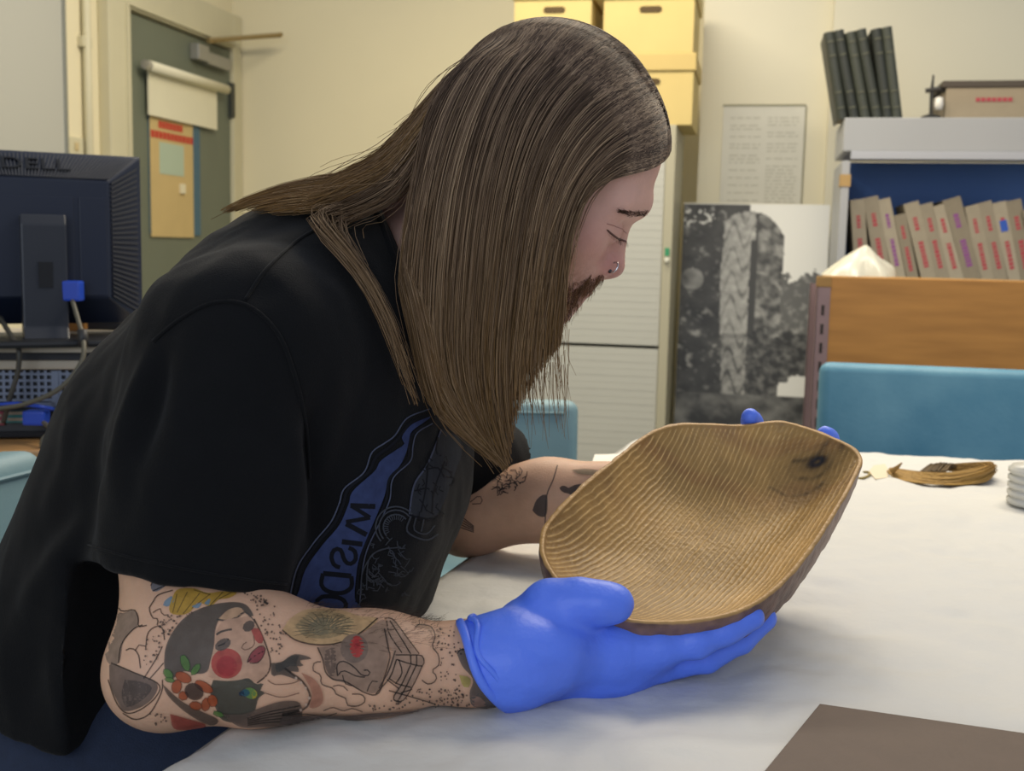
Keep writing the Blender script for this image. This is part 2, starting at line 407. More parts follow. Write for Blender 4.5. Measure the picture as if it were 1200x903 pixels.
# ================================================================== cabinet with archive boxes
VC = 4.25
c0 = rat(598, 300, VC)[0]; c1 = rat(787, 300, VC)[0]; ctop = rat(780, 146, VC)[2]
cab = empty('tambour_cabinet', r2w(c0, VC, 0), RZ); tag(cab, 'tall pale grey cabinet with ribbed shutter doors behind the bearded person', 'cabinet')
cw = c1 - c0
m_cab = mat('cabinet_grey', '#b5b5ab', .5, .03, 6)
MB().box((0, 0, 0), (.035, .45, ctop)).box((cw - .035, 0, 0), (cw, .45, ctop)).box((.035, 0, ctop - .03), (cw - .035, .45, ctop)).box((.035, .02, 0), (cw - .035, .45, .08)).box((.035, .43, .08), (cw - .035, .45, ctop - .03)).build('carcass', mat('cabinet_frame_sand', '#a9a48c', .5), cab, .003)
zs = rat(715, 405, VC)[2]
for (z0, z1) in ((.085, zs - .006), (zs + .006, ctop - .035)):
    mb = MB(); n = int((z1 - z0) / .026)
    for i in range(n):
        h = (z1 - z0) / n; mb.box((.037, .008 + (.0006 if i % 2 else 0), z0 + i * h), (cw - .037, .03, z0 + (i + 1) * h - .0005))
    mb.build('shutter', m_cab, cab)
gt = rat(783, 300, VC)
MB().box((gt[0] - c0 - .012, -.006, gt[2]), (gt[0] - c0 + .004, 0, gt[2] + .03)).build('key_tag', mat('tag_green', '#2f8a5d', .5), cab, .001)
MB().lathe([(0, -.014), (.009, -.014), (.01, 0)], 12, 'y', (gt[0] - c0 - .004, 0, gt[2] - .012)).build('lock', mat('lock_cream', '#d9d7c4', .35), cab)
m_box = mat('archive_card_yellow', '#c8b374', .75, .05, 9); m_lid = mat('archive_card_lid', '#c2ab6c', .75, .05, 9); m_slot = mat('slot_dark', '#4d3c1c', .8)
def archive_box(px0, px1, zb, hgt, label):
    x0, x1 = rat(px0, 100, VC + .01)[0], rat(px1, 100, VC + .01)[0]; w = x1 - x0
    o = empty('archive_box', r2w(x0, VC + .01, zb), RZ); tag(o, label, 'box', 'yellow card archive boxes on the cabinet')
    b = MB().box((.008, .006, 0), (w - .008, .38, hgt - .001)).build('box_body', m_box, o, .003)
    MB().box((0, -.002, hgt - .062), (w, .388, hgt)).build('lid', m_lid, o, .004)
    mb = MB(); cx, cz = w * .52, hgt - .1
    pts = [(cx + sx * .03 + .011 * math.cos(t), cz + .011 * math.sin(t)) for sx, t in [(1, -1.5), (1, -.7), (1, 0), (1, .7), (1, 1.5), (-1, 1.7), (-1, 2.4), (-1, 3.1), (-1, 3.9), (-1, 4.6)]]
    mb.add([(x, .003, z) for x, z in pts] + [(x, .008, z) for x, z in pts], [tuple(range(10))[::-1]] + [(i, (i + 1) % 10, 10 + (i + 1) % 10, 10 + i) for i in range(10)])
    mb.build('hand_hole', m_slot, b)
    return o
hb = rat(740, 62, VC)[2] - ctop
archive_box(702, 815, ctop, hb, 'yellow card archive box, lower one of the right stack on the cabinet')
archive_box(702, 813, ctop + hb, hb, 'yellow card archive box on top of the right stack')
archive_box(598, 693, ctop, hb + .005, 'yellow card archive box, lower left one, mostly hidden behind the brown hair')
archive_box(598, 693, ctop + hb + .005, hb, 'yellow card archive box at the left, standing beside the right stack')
# ---- notice sheet on the pillar
n0 = rat(848, 124, 4.745); n1 = rat(938, 240, 4.745)
no = empty('notice_sheet', r2w(n0[0], 4.748, n1[2] - .03), RZ); nw = n1[0] - n0[0]; nh = n0[2] - n1[2] + .03
tag(no, 'pale printed notice sheet pinned to the pillar above the stone photograph', 'notice')
MB().box((0, -.004, 0), (nw, 0, nh)).build('sheet', mat('notice_paper', '#d3d1c3', .7, .05, 14), no)
MB().box((-.002, -.006, nh - .002), (nw + .002, 0, nh + .005)).box((nw, -.006, 0), (nw + .004, 0, nh)).build('sheet_edge', mat('edge_olive', '#8e8a70', .6), no)
mb = MB(); rr = random.Random(3)
for cx in (.03, nw * .55):
    z = nh - .05
    while z > .03:
        x = cx
        while x < cx + nw * .36:
            l = rr.uniform(.01, .04); mb.box((x, -.0046, z), (min(x + l, cx + nw * .38), -.0039, z + .004)); x += l + .008
        z -= rr.choice([.014, .014, .03])
mb.build('small_print', mat('print_grey_faint', '#b3b1a2', .7), no)

# ---- large black and white photograph of a carved stone on a white board, leaning on the pillar
VP_ = 4.42
P0 = rat(808, 238, VP_ + .16); P1 = rat(973, 238, VP_ + .16); pw = P1[0] - P0[0]
po = empty('photo_board', r2w(P0[0] - .02, VP_ - .02, 0.0), RZ); tag(po, 'large black-and-white photograph of a carved standing stone leaning on the pillar', 'photograph')
ph_ = P0[2]; lean = .17
nx_, nz_ = 130, 240
uu, vv = np.meshgrid(np.linspace(0, 1, nx_), np.linspace(0, 1, nz_))     # v = 0 at the top
vis = 262 / 470.0                                                       # share of the height seen in the photo
v2 = vv / vis
def fbm(x, y, sc, oc=4, seed=0.):
    out = np.zeros_like(x); f = sc; a = 1.
    for _ in range(oc):
        out += a * np.array([noise.noise((p * f, q * f * 1.5, seed)) for p, q in zip(x.ravel(), y.ravel())]).reshape(x.shape); f *= 2; a *= .55
    return out
nz1 = fbm(uu, v2, 7, 4, .3); nz2 = fbm(uu, v2, 18, 3, 4.)
g = np.full(uu.shape, .70)                                              # the white board
sky = .70
# foliage lower right
fol = (uu > .66) & (v2 > .40 + .10 * nz1 - .15 * (uu - .75)) 
g = np.where(fol, .10 + .22 * np.clip(nz2 + .3 * nz1, 0, 1), g)
g = np.where((uu > .70) & (v2 > .93 + .06 * nz1) & (uu < .9), .62, g)
# dark stone slab (left)
slab = (uu < .46 + .01 * nz1) & (v2 > .004 + .02 * np.maximum(0, uu - .38))
g = np.where(slab, np.clip(.032 + .03 * nz1 + .22 * np.clip(nz2 * nz1 * 3 - .12, 0, 1) * (uu < .3), .02, .6), g)
g = np.where(slab & (np.hypot((uu - .1) / .12, (v2 - .08) / .05) < 1) & (nz2 > .15), .6, g)
g = np.where(slab & (np.hypot((uu - .08) / .08, (v2 - .42) / .06) < 1), .18 + .14 * nz1, g)
# carved shaft: pale face and shaded side with knot reliefs
lft = .30 + .01 * nz1 - .02 * np.sin(v2 * 4); topc = .06 + .35 * np.maximum(0, np.abs(uu - .5) - .05) ** 2 * 6
shaft = (uu > lft) & (uu < .70 + .015 * nz1) & (v2 > .045 + 1.6 * np.maximum(0, (uu - .5)) ** 2 * 2 + 1.2 * np.maximum(0, .42 - uu) ** 2 * 3)
face = shaft & (uu < .475 + .008 * nz1 + .03 * (v2 < .2))
g = np.where(shaft, np.clip(.09 + .10 * nz2 + .16 * np.clip(np.sin(v2 * 38 + 4 * nz1) * np.sin((uu - .5) * 26), 0, 1), .03, .5), g)
g = np.where(face, np.clip(.30 + .13 * nz2 - .12 * (np.sin(v2 * 46 + 3 * np.sin(uu * 40)) > .75) - .10 * (v2 > .72), .05, .6), g)
g = np.where(shaft & ~face & (uu < .52), .035, g)
g = np.where((v2 > .70 + .05 * nz1) & (uu > .48) & (uu < .9) & (g < .5), np.clip(.05 + .12 * nz2, .02, .4), g)
base_ = (v2 > 1.05); g = np.where(base_, np.clip(.08 + .1 * nz1, .02, .3), g)
t = 1 - vv
X_ = uu * (pw + .02); Z_ = .02 + t * (ph_ - .02); Y_ = t * lean
Pv = np.stack([X_, Y_, Z_], 2).reshape(-1, 3)
ii = np.arange(nz_ - 1)[:, None] * nx_ + np.arange(nx_ - 1)[None, :]
Fv = np.stack([ii, ii + nx_, ii + nx_ + 1, ii + 1], 2).reshape(-1, 4)
me = np_mesh('photo_print', Pv, Fv); gg = g.ravel(); set_col(me, 'col', np.c_[gg * 1.0, gg * 1.0, gg * .93])
link('photo_print', me, mat('photo_print', '#808080', .45, attr='col'), po)
mb = MB(); mb.hexa([(0, .001, .015), (pw + .02, .001, .015), (pw + .02, .016, .015), (0, .016, .015), (0, lean + .001, ph_ + .002), (pw + .02, lean + .001, ph_ + .002), (pw + .02, lean + .016, ph_ + .002), (0, lean + .016, ph_ + .002)])
mb.build('backing_board', mat('board_white', '#d2ccb2', .7), po)

# ================================================================== metal shelf unit on the right
VS = 4.0
s0 = rat(990, 138, VS); su0 = s0[0]; stop = s0[2]
sh = empty('shelf_unit', r2w(su0, VS, 0), RZ); tag(sh, 'grey metal shelf unit with a blue back panel by the right wall', 'shelf')
m_sh = mat('shelf_grey', '#a3a5a6', .45, .03, 6)
SW = 1.15
zb0 = rat(1100, 187, VS)[2]; zsh = rat(1100, 331, VS)[2] - .05
MB().box((0, 0, 0), (.026, .42, stop - .14)).build('side_panel', m_sh, sh, .002)
MB().box((SW - .026, 0, 0), (SW, .42, stop - .14)).build('side_panel', m_sh, sh, .002)
MB().box((0, -.004, zb0 + .026), (SW, .42, stop)).build('header', m_sh, sh, .003)
MB().box((.026, -.008, zb0), (SW - .026, .03, zb0 + .026)).build('header_lip', mat('shelf_lip', '#a9acb2', .4), sh, .002)
MB().box((.026, .40, zsh), (SW - .026, .412, zb0 + .02)).build('back_panel', mat('panel_blue', '#4a76ba', .5, .05, 4), sh)
MB().box((.026, .0, zsh - .025), (SW - .026, .40, zsh)).build('shelf_board', m_sh, sh)
MB().box((.026, .0, .35), (SW - .026, .40, .375)).build('shelf_board', m_sh, sh)
zt_ = rat(990, 212, VS)[2]; MB().box((-.004, -.003, zt_ - .018), (.03, .06, zt_ + .022)).build('tape', mat('tape_brown', '#a98a55', .5), sh)

# leaning binders on the shelf
m_sp = [mat('binder_buckram_%d' % i, c, .8, .08, 40, .15, 300) for i, c in enumerate(['#9c937f', '#938a77', '#a39a86', '#8a816e'])]
m_pg = mat('binder_pages', '#b9ae92', .8); m_red = mat('spine_ink_red', '#a8414a', .7); m_pur = mat('spine_ink_purple', '#874a86', .7); m_blu = mat('spine_label_blue', '#2c55b0', .6)
def binder(px_top, px_bot, yt, wpx, ink, kind, label):
    T = rat(px_top, yt, VS + .10); B = rat(px_bot, 331, VS + .10); w = wpx / 1333 * 3.9
    ang = math.atan2(T[0] - B[0], T[2] - zsh)
    hgt = (T[2] - zsh) / math.cos(ang)
    o = empty('binder', r2w(B[0], VS + .06, zsh + max(0, math.sin(ang) * 0)), 0); o.rotation_euler = (0, 0, RZ)
    o.matrix_world = Matrix.Translation(Vector(r2w(B[0], VS + .06, zsh + (w * abs(math.sin(ang)) if ang > 0 else 0)))) @ Matrix.Rotation(RZ, 4, 'Z') @ Matrix.Rotation(ang, 4, 'Y')
    tag(o, label, 'binder', 'beige binders in a row on the grey shelf')
    c = m_sp[kind % 4]
    MB().box((0, 0, 0), (w, .006, hgt)).build('spine', c, o, .0015)
    MB().box((0, .006, 0), (.004, .24, hgt)).build('cover', c, o); MB().box((w - .004, .006, 0), (w, .24, hgt)).build('cover', c, o)
    MB().box((.004, .006, .006), (w - .004, .232, hgt - .008)).build('pages', m_pg, o)
    mk = MB(); rr = random.Random(int(px_top))
    for (z0, z1, wd) in ((.70, .84, .28), (.30, .58, .32)):
        z = hgt * z0
        while z < hgt * z1:
            l = rr.uniform(.006, .012); mk.box((w * (.5 - wd / 2), -.0006, z), (w * (.5 + wd / 2), .0004, z + l)); z += l + .003
    mk.build('spine_lettering', {'r': m_red, 'p': m_pur, 'b': m_blu}[ink], o)
    if ink == 'b': pass
    return o
rows = [(995, 1003, 235, 16, 'r', 'leftmost beige binder, nearly upright, beside the shelf side panel'),
        (1010, 1030, 233, 17, 'r', 'second beige binder from the left, leaning, red spine lettering'),
        (1027, 1050, 235, 14, 'p', 'third beige binder from the left with purplish spine lettering'),
        (1046, 1066, 253, 13, 'r', 'short beige binder, fourth from the left, lower than its neighbours'),
        (1057, 1084, 240, 17, 'r', 'fifth beige binder from the left with a wide plain spine'),
        (1075, 1101, 241, 15, 'r', 'sixth beige binder from the left, red lettering'),
        (1090, 1118, 243, 15, 'r', 'seventh beige binder from the left, red lettering'),
        (1102, 1134, 236, 20, 'p', 'wide beige binder in mid row with purple spine lettering'),
        (1128, 1152, 243, 15, 'r', 'ninth beige binder from the left, just right of the wide one'),
        (1143, 1169, 239, 15, 'r', 'tenth beige binder from the left, red lettering'),
        (1160, 1183, 239, 15, 'r', 'beige binder bearing a blue label on its spine'),
        (1175, 1198, 237, 17, 'r', 'beige binder second from the picture edge, red lettering'),
        (1192, 1214, 248, 16, 'r', 'rightmost beige binder, cut by the picture edge')]
for i, (a_, b2, yt, wp, ink, lb) in enumerate(rows):
    o = binder(a_, b2, yt, wp, ink, i, lb)
    if 'blue label' in lb:
        w_ = wp / 1333 * 3.9; MB().box((w_ * .25, -.0012, .225), (w_ * .75, 0, .262)).build('blue_label', m_blu, o)
# dark books on top of the unit
m_bk = [mat('book_cloth_green_%d' % i, c, .5, .06, 30) for i, c in enumerate(['#33372f', '#2b2f29', '#3b3f35'])]
bx = [(965, 979, 40, 'leftmost dark green book on top of the shelf unit, leaning most'), (976, 993, 38, 'second dark green book from the left on top of the shelf unit'), (990, 1006, 40, 'third dark green book from the left on top of the shelf unit'),
      (1002, 1020, 37, 'fourth dark green book from the left on top of the shelf unit'), (1020, 1032, 36, 'second last dark green book on top of the shelf unit'), (1032, 1043, 34, 'rightmost dark green book on top of the shelf unit, most upright')]
for i, (a_, b2, yt, lb) in enumerate(bx):
    T = rat(a_, yt, VS + .08); B = rat(b2 + 2, 136, VS + .08); w = 12.0 / 1333 * 3.85; ang = math.atan2(T[0] - B[0], T[2] - stop); hgt = (T[2] - stop) / math.cos(ang)
    o = empty('dark_book', (0, 0, 0)); o.matrix_world = Matrix.Translation(Vector(r2w(B[0], VS + .05, stop))) @ Matrix.Rotation(RZ, 4, 'Z') @ Matrix.Rotation(ang, 4, 'Y')
    tag(o, lb, 'book', 'dark green books on top of the shelf unit')
    sp = MB(); n = 7
    for k in range(n):
        t0, t1 = math.pi * k / n, math.pi * (k + 1) / n
        sp.hexa([(w / 2 - w / 2 * math.cos(t0), .02 - .014 * math.sin(t0), 0), (w / 2 - w / 2 * math.cos(t1), .02 - .014 * math.sin(t1), 0), (w / 2 - w / 2 * math.cos(t1), .022, 0), (w / 2 - w / 2 * math.cos(t0), .022, 0)] + [(w / 2 - w / 2 * math.cos(t0), .02 - .014 * math.sin(t0), hgt), (w / 2 - w / 2 * math.cos(t1), .02 - .014 * math.sin(t1), hgt), (w / 2 - w / 2 * math.cos(t1), .022, hgt), (w / 2 - w / 2 * math.cos(t0), .022, hgt)])
    sp.build('spine', m_bk[i % 3], o)
    MB().box((0, .02, 0), (.004, .22, hgt)).build('cover', m_bk[i % 3], o); MB().box((w - .004, .02, 0), (w, .22, hgt)).build('cover', m_bk[i % 3], o)
    MB().box((.004, .022, .004), (w - .004, .212, hgt - .005)).build('pages', m_pg, o)
    mk = MB()
    for zf in (.12, .3, .72, .88): mk.box((w * .2, .0045, hgt * zf), (w * .8, .0075, hgt * zf + .004))
    mk.build('spine_band', mat('band_olive', '#5a5a45', .5), o)
# lying box file with dark lid, red mark
q0 = rat(1102, 136, VS + .06); q1 = rat(1102, 95, VS + .06)
bf = empty('box_file', r2w(q0[0], VS + .05, stop), RZ); tag(bf, 'grey-brown box file lying on the shelf unit under a dark lid', 'box file'); bh = q1[2] - stop
MB().box((.012, .004, 0), (.5, .28, bh - .022)).build('file_body', mat('file_body_buckram', '#9a8d76', .8, .06, 30), bf, .004)
MB().box((0, 0, bh - .022), (.505, .285, bh)).build('lid', mat('file_lid_dark', '#4a4136', .6), bf, .003)
MB().box((.0, .002, 0), (.505, .284, .006)).build('base_board', mat('file_lid_dark', '#4a4136'), bf)
mk = MB(); p0 = rat(1152, 0, VS + .05)[0] - q0[0]
for i in range(7): mk.box((p0 + i * .0165, .002, bh * .46), (p0 + i * .0165 + .013, .005, bh * .56))
mk.build('spine_lettering', m_red, bf)
# clip stand beside it
k0 = rat(1091, 133, VS + .06); ks = empty('clamp_stand', r2w(k0[0], VS + .06, stop), RZ); tag(ks, 'small dark clamp stand with white knob beside the box file', 'clamp')
MB().tube([(0, 0, .015), (-.002, 0, .09), (.0, 0, .145)], [.006, .006, .003], 8).build('rod', mat('clamp_dark', '#2e2d2a', .4), ks)
MB().tube([(-.022, 0, .094), (.022, 0, .10), (.05, .02, .095)], .008, 8).build('clamp_arm', mat('clamp_dark', '#2e2d2a'), ks)
MB().lathe([(0, 0), (.03, 0), (.032, .01), (.012, .018), (0, .018)], 16).build('clamp_base', mat('clamp_dark', '#2e2d2a'), ks)
MB().lathe([(0, .03), (.012, .032), (.015, .05), (.012, .07), (0, .074)], 14, 'z', (.022, -.008, 0)).build('knob', mat('knob_white', '#dcd9cf', .4), ks, 0, True)

# ================================================================== wooden rack with slotted angle frame
VK = 3.25
k0 = rat(971, 330, VK); kz1 = rat(1100, 327, VK)[2]; kz0 = rat(1100, 438, VK)[2]
rk = empty('slotted_angle_rack', r2w(k0[0], VK, 0), RZ); tag(rk, 'mauve slotted angle rack with a wide stained wooden front board', 'rack')
KW = 1.3; m_ang = mat('angle_iron_mauve', '#8c7474', .5, .1, 12, metal=.2); m_ply = mat('plywood_honey', '#b07d3c', .5, .0, 5, .1, 50, (.8, 1, 7), col2='#9b6c31')
MB().box((.004, -.008, kz0 + .012), (KW, .012, kz1)).build('front_board', m_ply, rk, .003)
MB().box((.004, .012, kz1 - .02), (KW, .40, kz1 - .004)).build('top_board', mat('plywood_top', '#b98d4e', .5, .15, 6), rk)
for (x, y) in ((-.03, -.012), (-.03, .38), (KW, -.012), (KW, .38)):
    lg = MB().box((x, y, 0), (x + .036, y + .004, kz1 - .03)).box((x, y, 0), (x + .004, y + .036, kz1 - .03)).build('post', m_ang, rk)
    if x < 0 and y < 0:
        sl = MB()
        z = .3
        while z < kz1 - .06: sl.box((x + .014, y - .0008, z), (x + .022, y + .002, z + .028)); z += .052
        sl.build('post_slots', mat('slot_shadow', '#2d2422', .8), lg)
MB().box((-.032, -.012, kz1 - .03), (.008, .02, kz1 + .0)).build('post_block', mat('block_wood', '#9c7740', .6, .2, 20), rk, .003)
rl_ = MB().box((.006, -.012, kz0 - .018), (KW, -.008, kz0 + .014)).box((.006, -.012, kz0 - .018), (KW, .03, kz0 - .014)).build('rail', m_ang, rk)
sl = MB(); x = .03
while x < KW - .04: sl.box((x, -.0128, kz0 - .005), (x + .028, -.011, kz0 + .003)); x += .052
sl.build('rail_slots', mat('slot_shadow', '#2d2422'), rl_)
# crumpled clear plastic bag on the rack's corner
b0 = rat(1006, 324, VK + .1)
bg = empty('plastic_bag', r2w(b0[0], VK + .07, kz1), RZ); tag(bg, 'crumpled translucent white plastic bag on the corner of the wooden rack', 'bag')
mb = MB(); n, mm = 28, 10; rr = random.Random(5); vs = []
for j in range(mm + 1):
    t = j / mm
    for i in range(n):
        a_ = 2 * math.pi * i / n; pk = 1 + .32 * noise.noise((math.cos(a_) * 2, math.sin(a_) * 2, t * 2)) + .07 * math.sin(a_ * 7 + t * 5)
        r = (.09 * (1 - t) ** .9 + .004) * pk
        vs.append((r * math.cos(a_) + .012 * t, r * .7 * math.sin(a_), .002 + .085 * (t ** .85)))
mb.add(vs, [(j * n + i, j * n + (i + 1) % n, (j + 1) * n + (i + 1) % n, (j + 1) * n + i) for j in range(mm) for i in range(n)] + [tuple(mm * n + i for i in range(n))])
mb.build('bag_film', mat('bag_film', '#d8d6c4', .25, .05, 20, .2, 40, alpha=.85), bg, 0, True)
# ================================================================== blue chairs
m_blue = mat('chair_vinyl_blue', '#457d97', .55, .0, 7, .1, 120, col2='#6596ab'); m_chrome = mat('chair_leg_steel', '#6b6d70', .35, metal=.8)
m_blue2 = mat('chair_vinyl_pale', '#7f9ba0', .55, .0, 5, .1, 120, col2='#6b8c96')
def cushion(w, d, h, bulge=.012, n=16, r=.025):
    """upholstered pad with rounded edges, centred in x and y, from z 0 to h"""
    s = SDF(); mb = MB(); bm = bmesh.new(); bmesh.ops.create_cube(bm, size=1.0)
    for v in bm.verts: v.co = Vector((v.co.x * w, v.co.y * d, (v.co.z + .5) * h))
    bmesh.ops.bevel(bm, geom=list(bm.edges), offset=r, segments=4, affect='EDGES', profile=.5)
    me = bpy.data.meshes.new('pad'); bm.to_mesh(me); bm.free(); return me
def chair(loc, rz, label, m, back_h, bw=.46, seat=True):
    o = empty('blue_chair', loc, rz); tag(o, label, 'chair', 'blue upholstered chairs round the table')
    b = link('backrest', cushion(bw, .07, .40, r=.022), m, o, True); b.location = (0, .21, back_h - .40); b.rotation_euler = (-.10, 0, 0)
    if m is m_blue2: MB().tube([(-bw / 2 + .03, -.037, .375), (bw / 2 - .03, -.037, .375)], .003, 6).build('seam_piping', m, b); 
    st = link('seat', cushion(bw + .02, .46, .08, r=.028), m, o, True); st.location = (0, -.02, .40)
    for sx in (-1, 1):
        MB().tube([(sx * .2, -.2, .0), (sx * .2, -.2, .41)], .012, 8).build('leg', m_chrome, o, 0, True)
        MB().tube([(sx * .2, .24, 0), (sx * .2, .2, .41), (sx * .2, .225, .42 + .12)], .012, 8).build('leg', m_chrome, o, 0, True)
    return o
c = at(1130, 440, 2.28); chair((c[0], c[1] - .16, 0), RZ + .0, 'blue upholstered chair behind the table at the right, below the wooden rack', m_blue, c[2] + .01, .62)
c = at(566, 478, 2.15); chair((c[0] - .0, c[1] - .1, 0), RZ + .25, 'pale blue chair behind the hanging hair tips, left of the bowl', m_blue2, c[2], .40)
c = at(57, 533, 1.42); chair((c[0] + .125, c[1] - .305, 0), math.radians(72), 'pale blue chair the person sits on, its backrest at the left edge', m_blue2, c[2] + .008, .50)

# ================================================================== desk, computer and monitor
DZ_ = .735
dk = empty('office_desk', (-1.05, 2.25, 0), .25); tag(dk, 'light wooden desk at the left under the computer', 'desk')
MB().box((-.7, -.42, DZ_ - .03), (.55, .45, DZ_)).build('desk_top', mat('desk_beech', '#b98e5c', .45, .12, 6, stretch=(1, 8, 8)), dk, .004)
for (x, y) in ((-.66, -.38), (.49, -.38), (-.66, .38), (.49, .38)): MB().box((x, y, 0), (x + .04, y + .04, DZ_ - .03)).build('leg', mat('desk_leg_grey', '#77787a', .5), dk)
pc_p = at(20, 500, 1.98); ry = math.radians(12)
pc = empty('desktop_computer', (pc_p[0], pc_p[1], DZ_), ry); tag(pc, 'desktop computer lying flat under the monitor with its ports facing out', 'computer')
m_case = mat('case_charcoal', '#2c2e31', .5, .05, 10); m_gr = mat('grille_blue_grey', '#6d7688', .4, metal=.3); m_hole = mat('case_hollow', '#10131a', .8)
MB().box((-.28, .006, .008), (.21, .40, .125)).build('case', m_case, pc, .004)
def grille(x0, x1, z0, z1, st=.0115):
    mb = MB(); x = x0
    while x < x1 + 1e-6: mb.box((x, -.002, z0), (x + .0045, .006, z1 + .0045)); x += st
    z = z0
    while z < z1 + 1e-6: mb.box((x0, -.0025, z), (x1 + .0045, .005, z + .0045)); z += st
    return mb
grille(-.24, .055, .068, .118).build('vent_grille', m_gr, pc); grille(.072, .17, .068, .118).build('vent_grille', m_gr, pc)
MB().box((-.25, -.003, .058), (.185, .006, .066)).box((.0595, -.003, .06), (.0715, .006, .122)).build('case_rib', m_gr, pc)
prt = [(-.12, -.02, .026, .05, '#7e2436', 'card_slot'), (-.018, .05, .03, .05, '#1d6b6c', 'card_slot'), (.062, .092, .018, .056, '#4f627f', 'network_port'), (.098, .124, .02, .052, '#1c1f24', 'usb_port'), (.13, .16, .03, .054, '#6d8a62', 'audio_port')]
for (x0, x1, z0, z1, h, nm) in prt:
    pp = MB().box((x0, -.004, z0), (x1, .006, z1)).build(nm, mat('port_' + h[1:], h, .5), pc, .001)
    mb = MB()
    for i in range(2): mb.box((x0 + .004, -.006, z0 + .004 + i * .011), (x1 - .004, -.003, z0 + .009 + i * .011))
    mb.build('port_insert', mat('port_insert', '#8a7f6e', .5), pp)
MB().box((-.27, -.004, .004), (.19, .006, .014)).build('case_foot', m_hole, pc, .002)
# cream riser boards over the case
rs = empty('monitor_riser', (pc_p[0], pc_p[1], DZ_ + .125), ry); tag(rs, 'two cream layers of riser board between computer and monitor', 'riser')
MB().box((-.30, -.012, .0), (.24, .40, .016)).build('lower_board', mat('riser_cream', '#b3aa98', .6, .06, 9), rs, .004)
MB().box((-.29, -.002, .016), (.23, .40, .032)).build('dark_gap', mat('riser_dark', '#22242a', .6), rs)
mb = MB(); n = 16
for i in range(n):
    x0, x1 = -.30 + .54 * i / n, -.30 + .54 * (i + 1) / n; y0 = -.02 - .012 * math.sin(math.pi * i / n); y1 = -.02 - .012 * math.sin(math.pi * (i + 1) / n)
    mb.hexa([(x0, y0, .032), (x1, y1, .032), (x1, .4, .032), (x0, .4, .032), (x0, y0, .042), (x1, y1, .042), (x1, .4, .042), (x0, .4, .042)])
mb.build('upper_board', mat('riser_cream', '#b3aa98'), rs)
ZM = DZ_ + .125 + .042
# monitor seen from behind
mr = at(166, 281, 2.16); yaw = math.radians(27); zt_m = at(166, 184, 2.16)[2]; zb_m = at(166, 378, 2.16)[2]
MW, MH = .43, zt_m - zb_m
mx = mr[0] - MW / 2 * math.cos(yaw); my = mr[1] - MW / 2 * math.sin(yaw)
mo = empty('computer_monitor', (mx, my, ZM), yaw); tag(mo, 'black computer monitor seen from behind, on a stand at the left', 'monitor')
zb = zb_m - ZM; zt = zt_m - ZM
m_mon = mat('monitor_plastic_black', '#1a1c20', .42, .05, 20); m_monb = mat('monitor_shell_navy', '#1b2335', .38, .05, 12)
MB().box((-MW / 2, 0, zb), (MW / 2, .022, zt)).build('bezel', m_mon, mo, .003)
MB().box((-MW / 2 + .012, .0215, zb + .014), (MW / 2 - .012, .0235, zt - .012)).build('screen', mat('screen_dark', '#0c0d10', .2), mo)
ix0, ix1, iz0, iz1, dp = -MW / 2 + .065, MW / 2 - .065, zb + .05, zt - .05, -.05
sh_ = MB(); sh_.hexa([(-MW / 2, 0, zb), (MW / 2, 0, zb), (MW / 2 - .0, 0, zt), (-MW / 2, 0, zt), (ix0, dp, iz0), (ix1, dp, iz0), (ix1, dp, iz1), (ix0, dp, iz1)])
shell = sh_.build('rear_shell', m_monb, mo, .003)
vt = MB(); n = 26
for i in range(n):                       # slats on the slanted side
    f = (i + .5) / n; z = iz0 + (iz1 - iz0) * f; zo = zb + (zt - zb) * (.06 + .88 * f)
    vt.hexa([(ix1 + .006, dp + .002 - .003, z - .0018), (MW / 2 - .008, -.006 - .003, zo - .0022), (MW / 2 - .008, -.003, zo - .0022), (ix1 + .006, dp + .006, z - .0018), (ix1 + .006, dp + .002 - .003, z + .0018), (MW / 2 - .008, -.006 - .003, zo + .0022), (MW / 2 - .008, -.003, zo + .0022), (ix1 + .006, dp + .006, z + .0018)])
vt.build('vent_slats', mat('slat_grey', '#2e3036', .5), shell)
vt = MB(); n = 60
for i in range(n):                       # ribs along the slanted top
    f = (i + .5) / n; x = ix0 + (ix1 - ix0) * f; xo = (-MW / 2 + MW * (.02 + .96 * f))
    vt.hexa([(x - .0012, dp - .002, iz1 + .004), (x + .0012, dp - .002, iz1 + .004), (x + .0012, dp + .006, iz1 + .002), (x - .0012, dp + .006, iz1 + .002), (xo - .0014, -.006, zt - .004), (xo + .0014, -.006, zt - .004), (xo + .0014, -.001, zt - .006), (xo - .0014, -.001, zt - .006)])
vt.build('top_ribs', mat('rib_grey', '#32343a', .45), shell)
lg = link('brand_lettering', text_mesh('DELL', .042, .002), mat('lettering_black', '#0b0c0e', .3), shell)
sl_ = math.atan2(-dp, zt - iz1); lg.location = (.03, dp / 2 - .004, (zt + iz1) / 2); lg.rotation_euler = (math.pi / 2 - sl_ * 1.0, 0, 0); lg.scale = (1.25, 1, 1)
MB().box((ix0 + .01, dp - .003, iz0 + .002), (ix1 - .06, dp, iz1 - .03)).build('rear_panel', m_monb, shell, .001)
MB().box((ix1 - .05, dp - .002, iz0 + .004), (ix1 - .004, dp, iz1 - .03)).build('rear_panel', m_monb, shell, .001)
MB().box((-.08, dp - .002, zb + .052), (-.045, dp + .001, zb + .066)).build('port_sticker', mat('sticker_pale_blue', '#8fb0d0', .5), shell)
nk = MB(); nx0, nx1 = .0, .075
prof = [(dp - .004, zt - .115), (dp - .022, zt - .112), (dp - .03, zt - .13), (dp - .032, .12), (dp - .035, .03), (dp - .05, .008)]
bk = [(dp + .0, zt - .115), (dp + .0, zt - .13), (dp + .0, .2), (dp + .0, .12), (dp + .01, .03), (dp + .01, .008)]
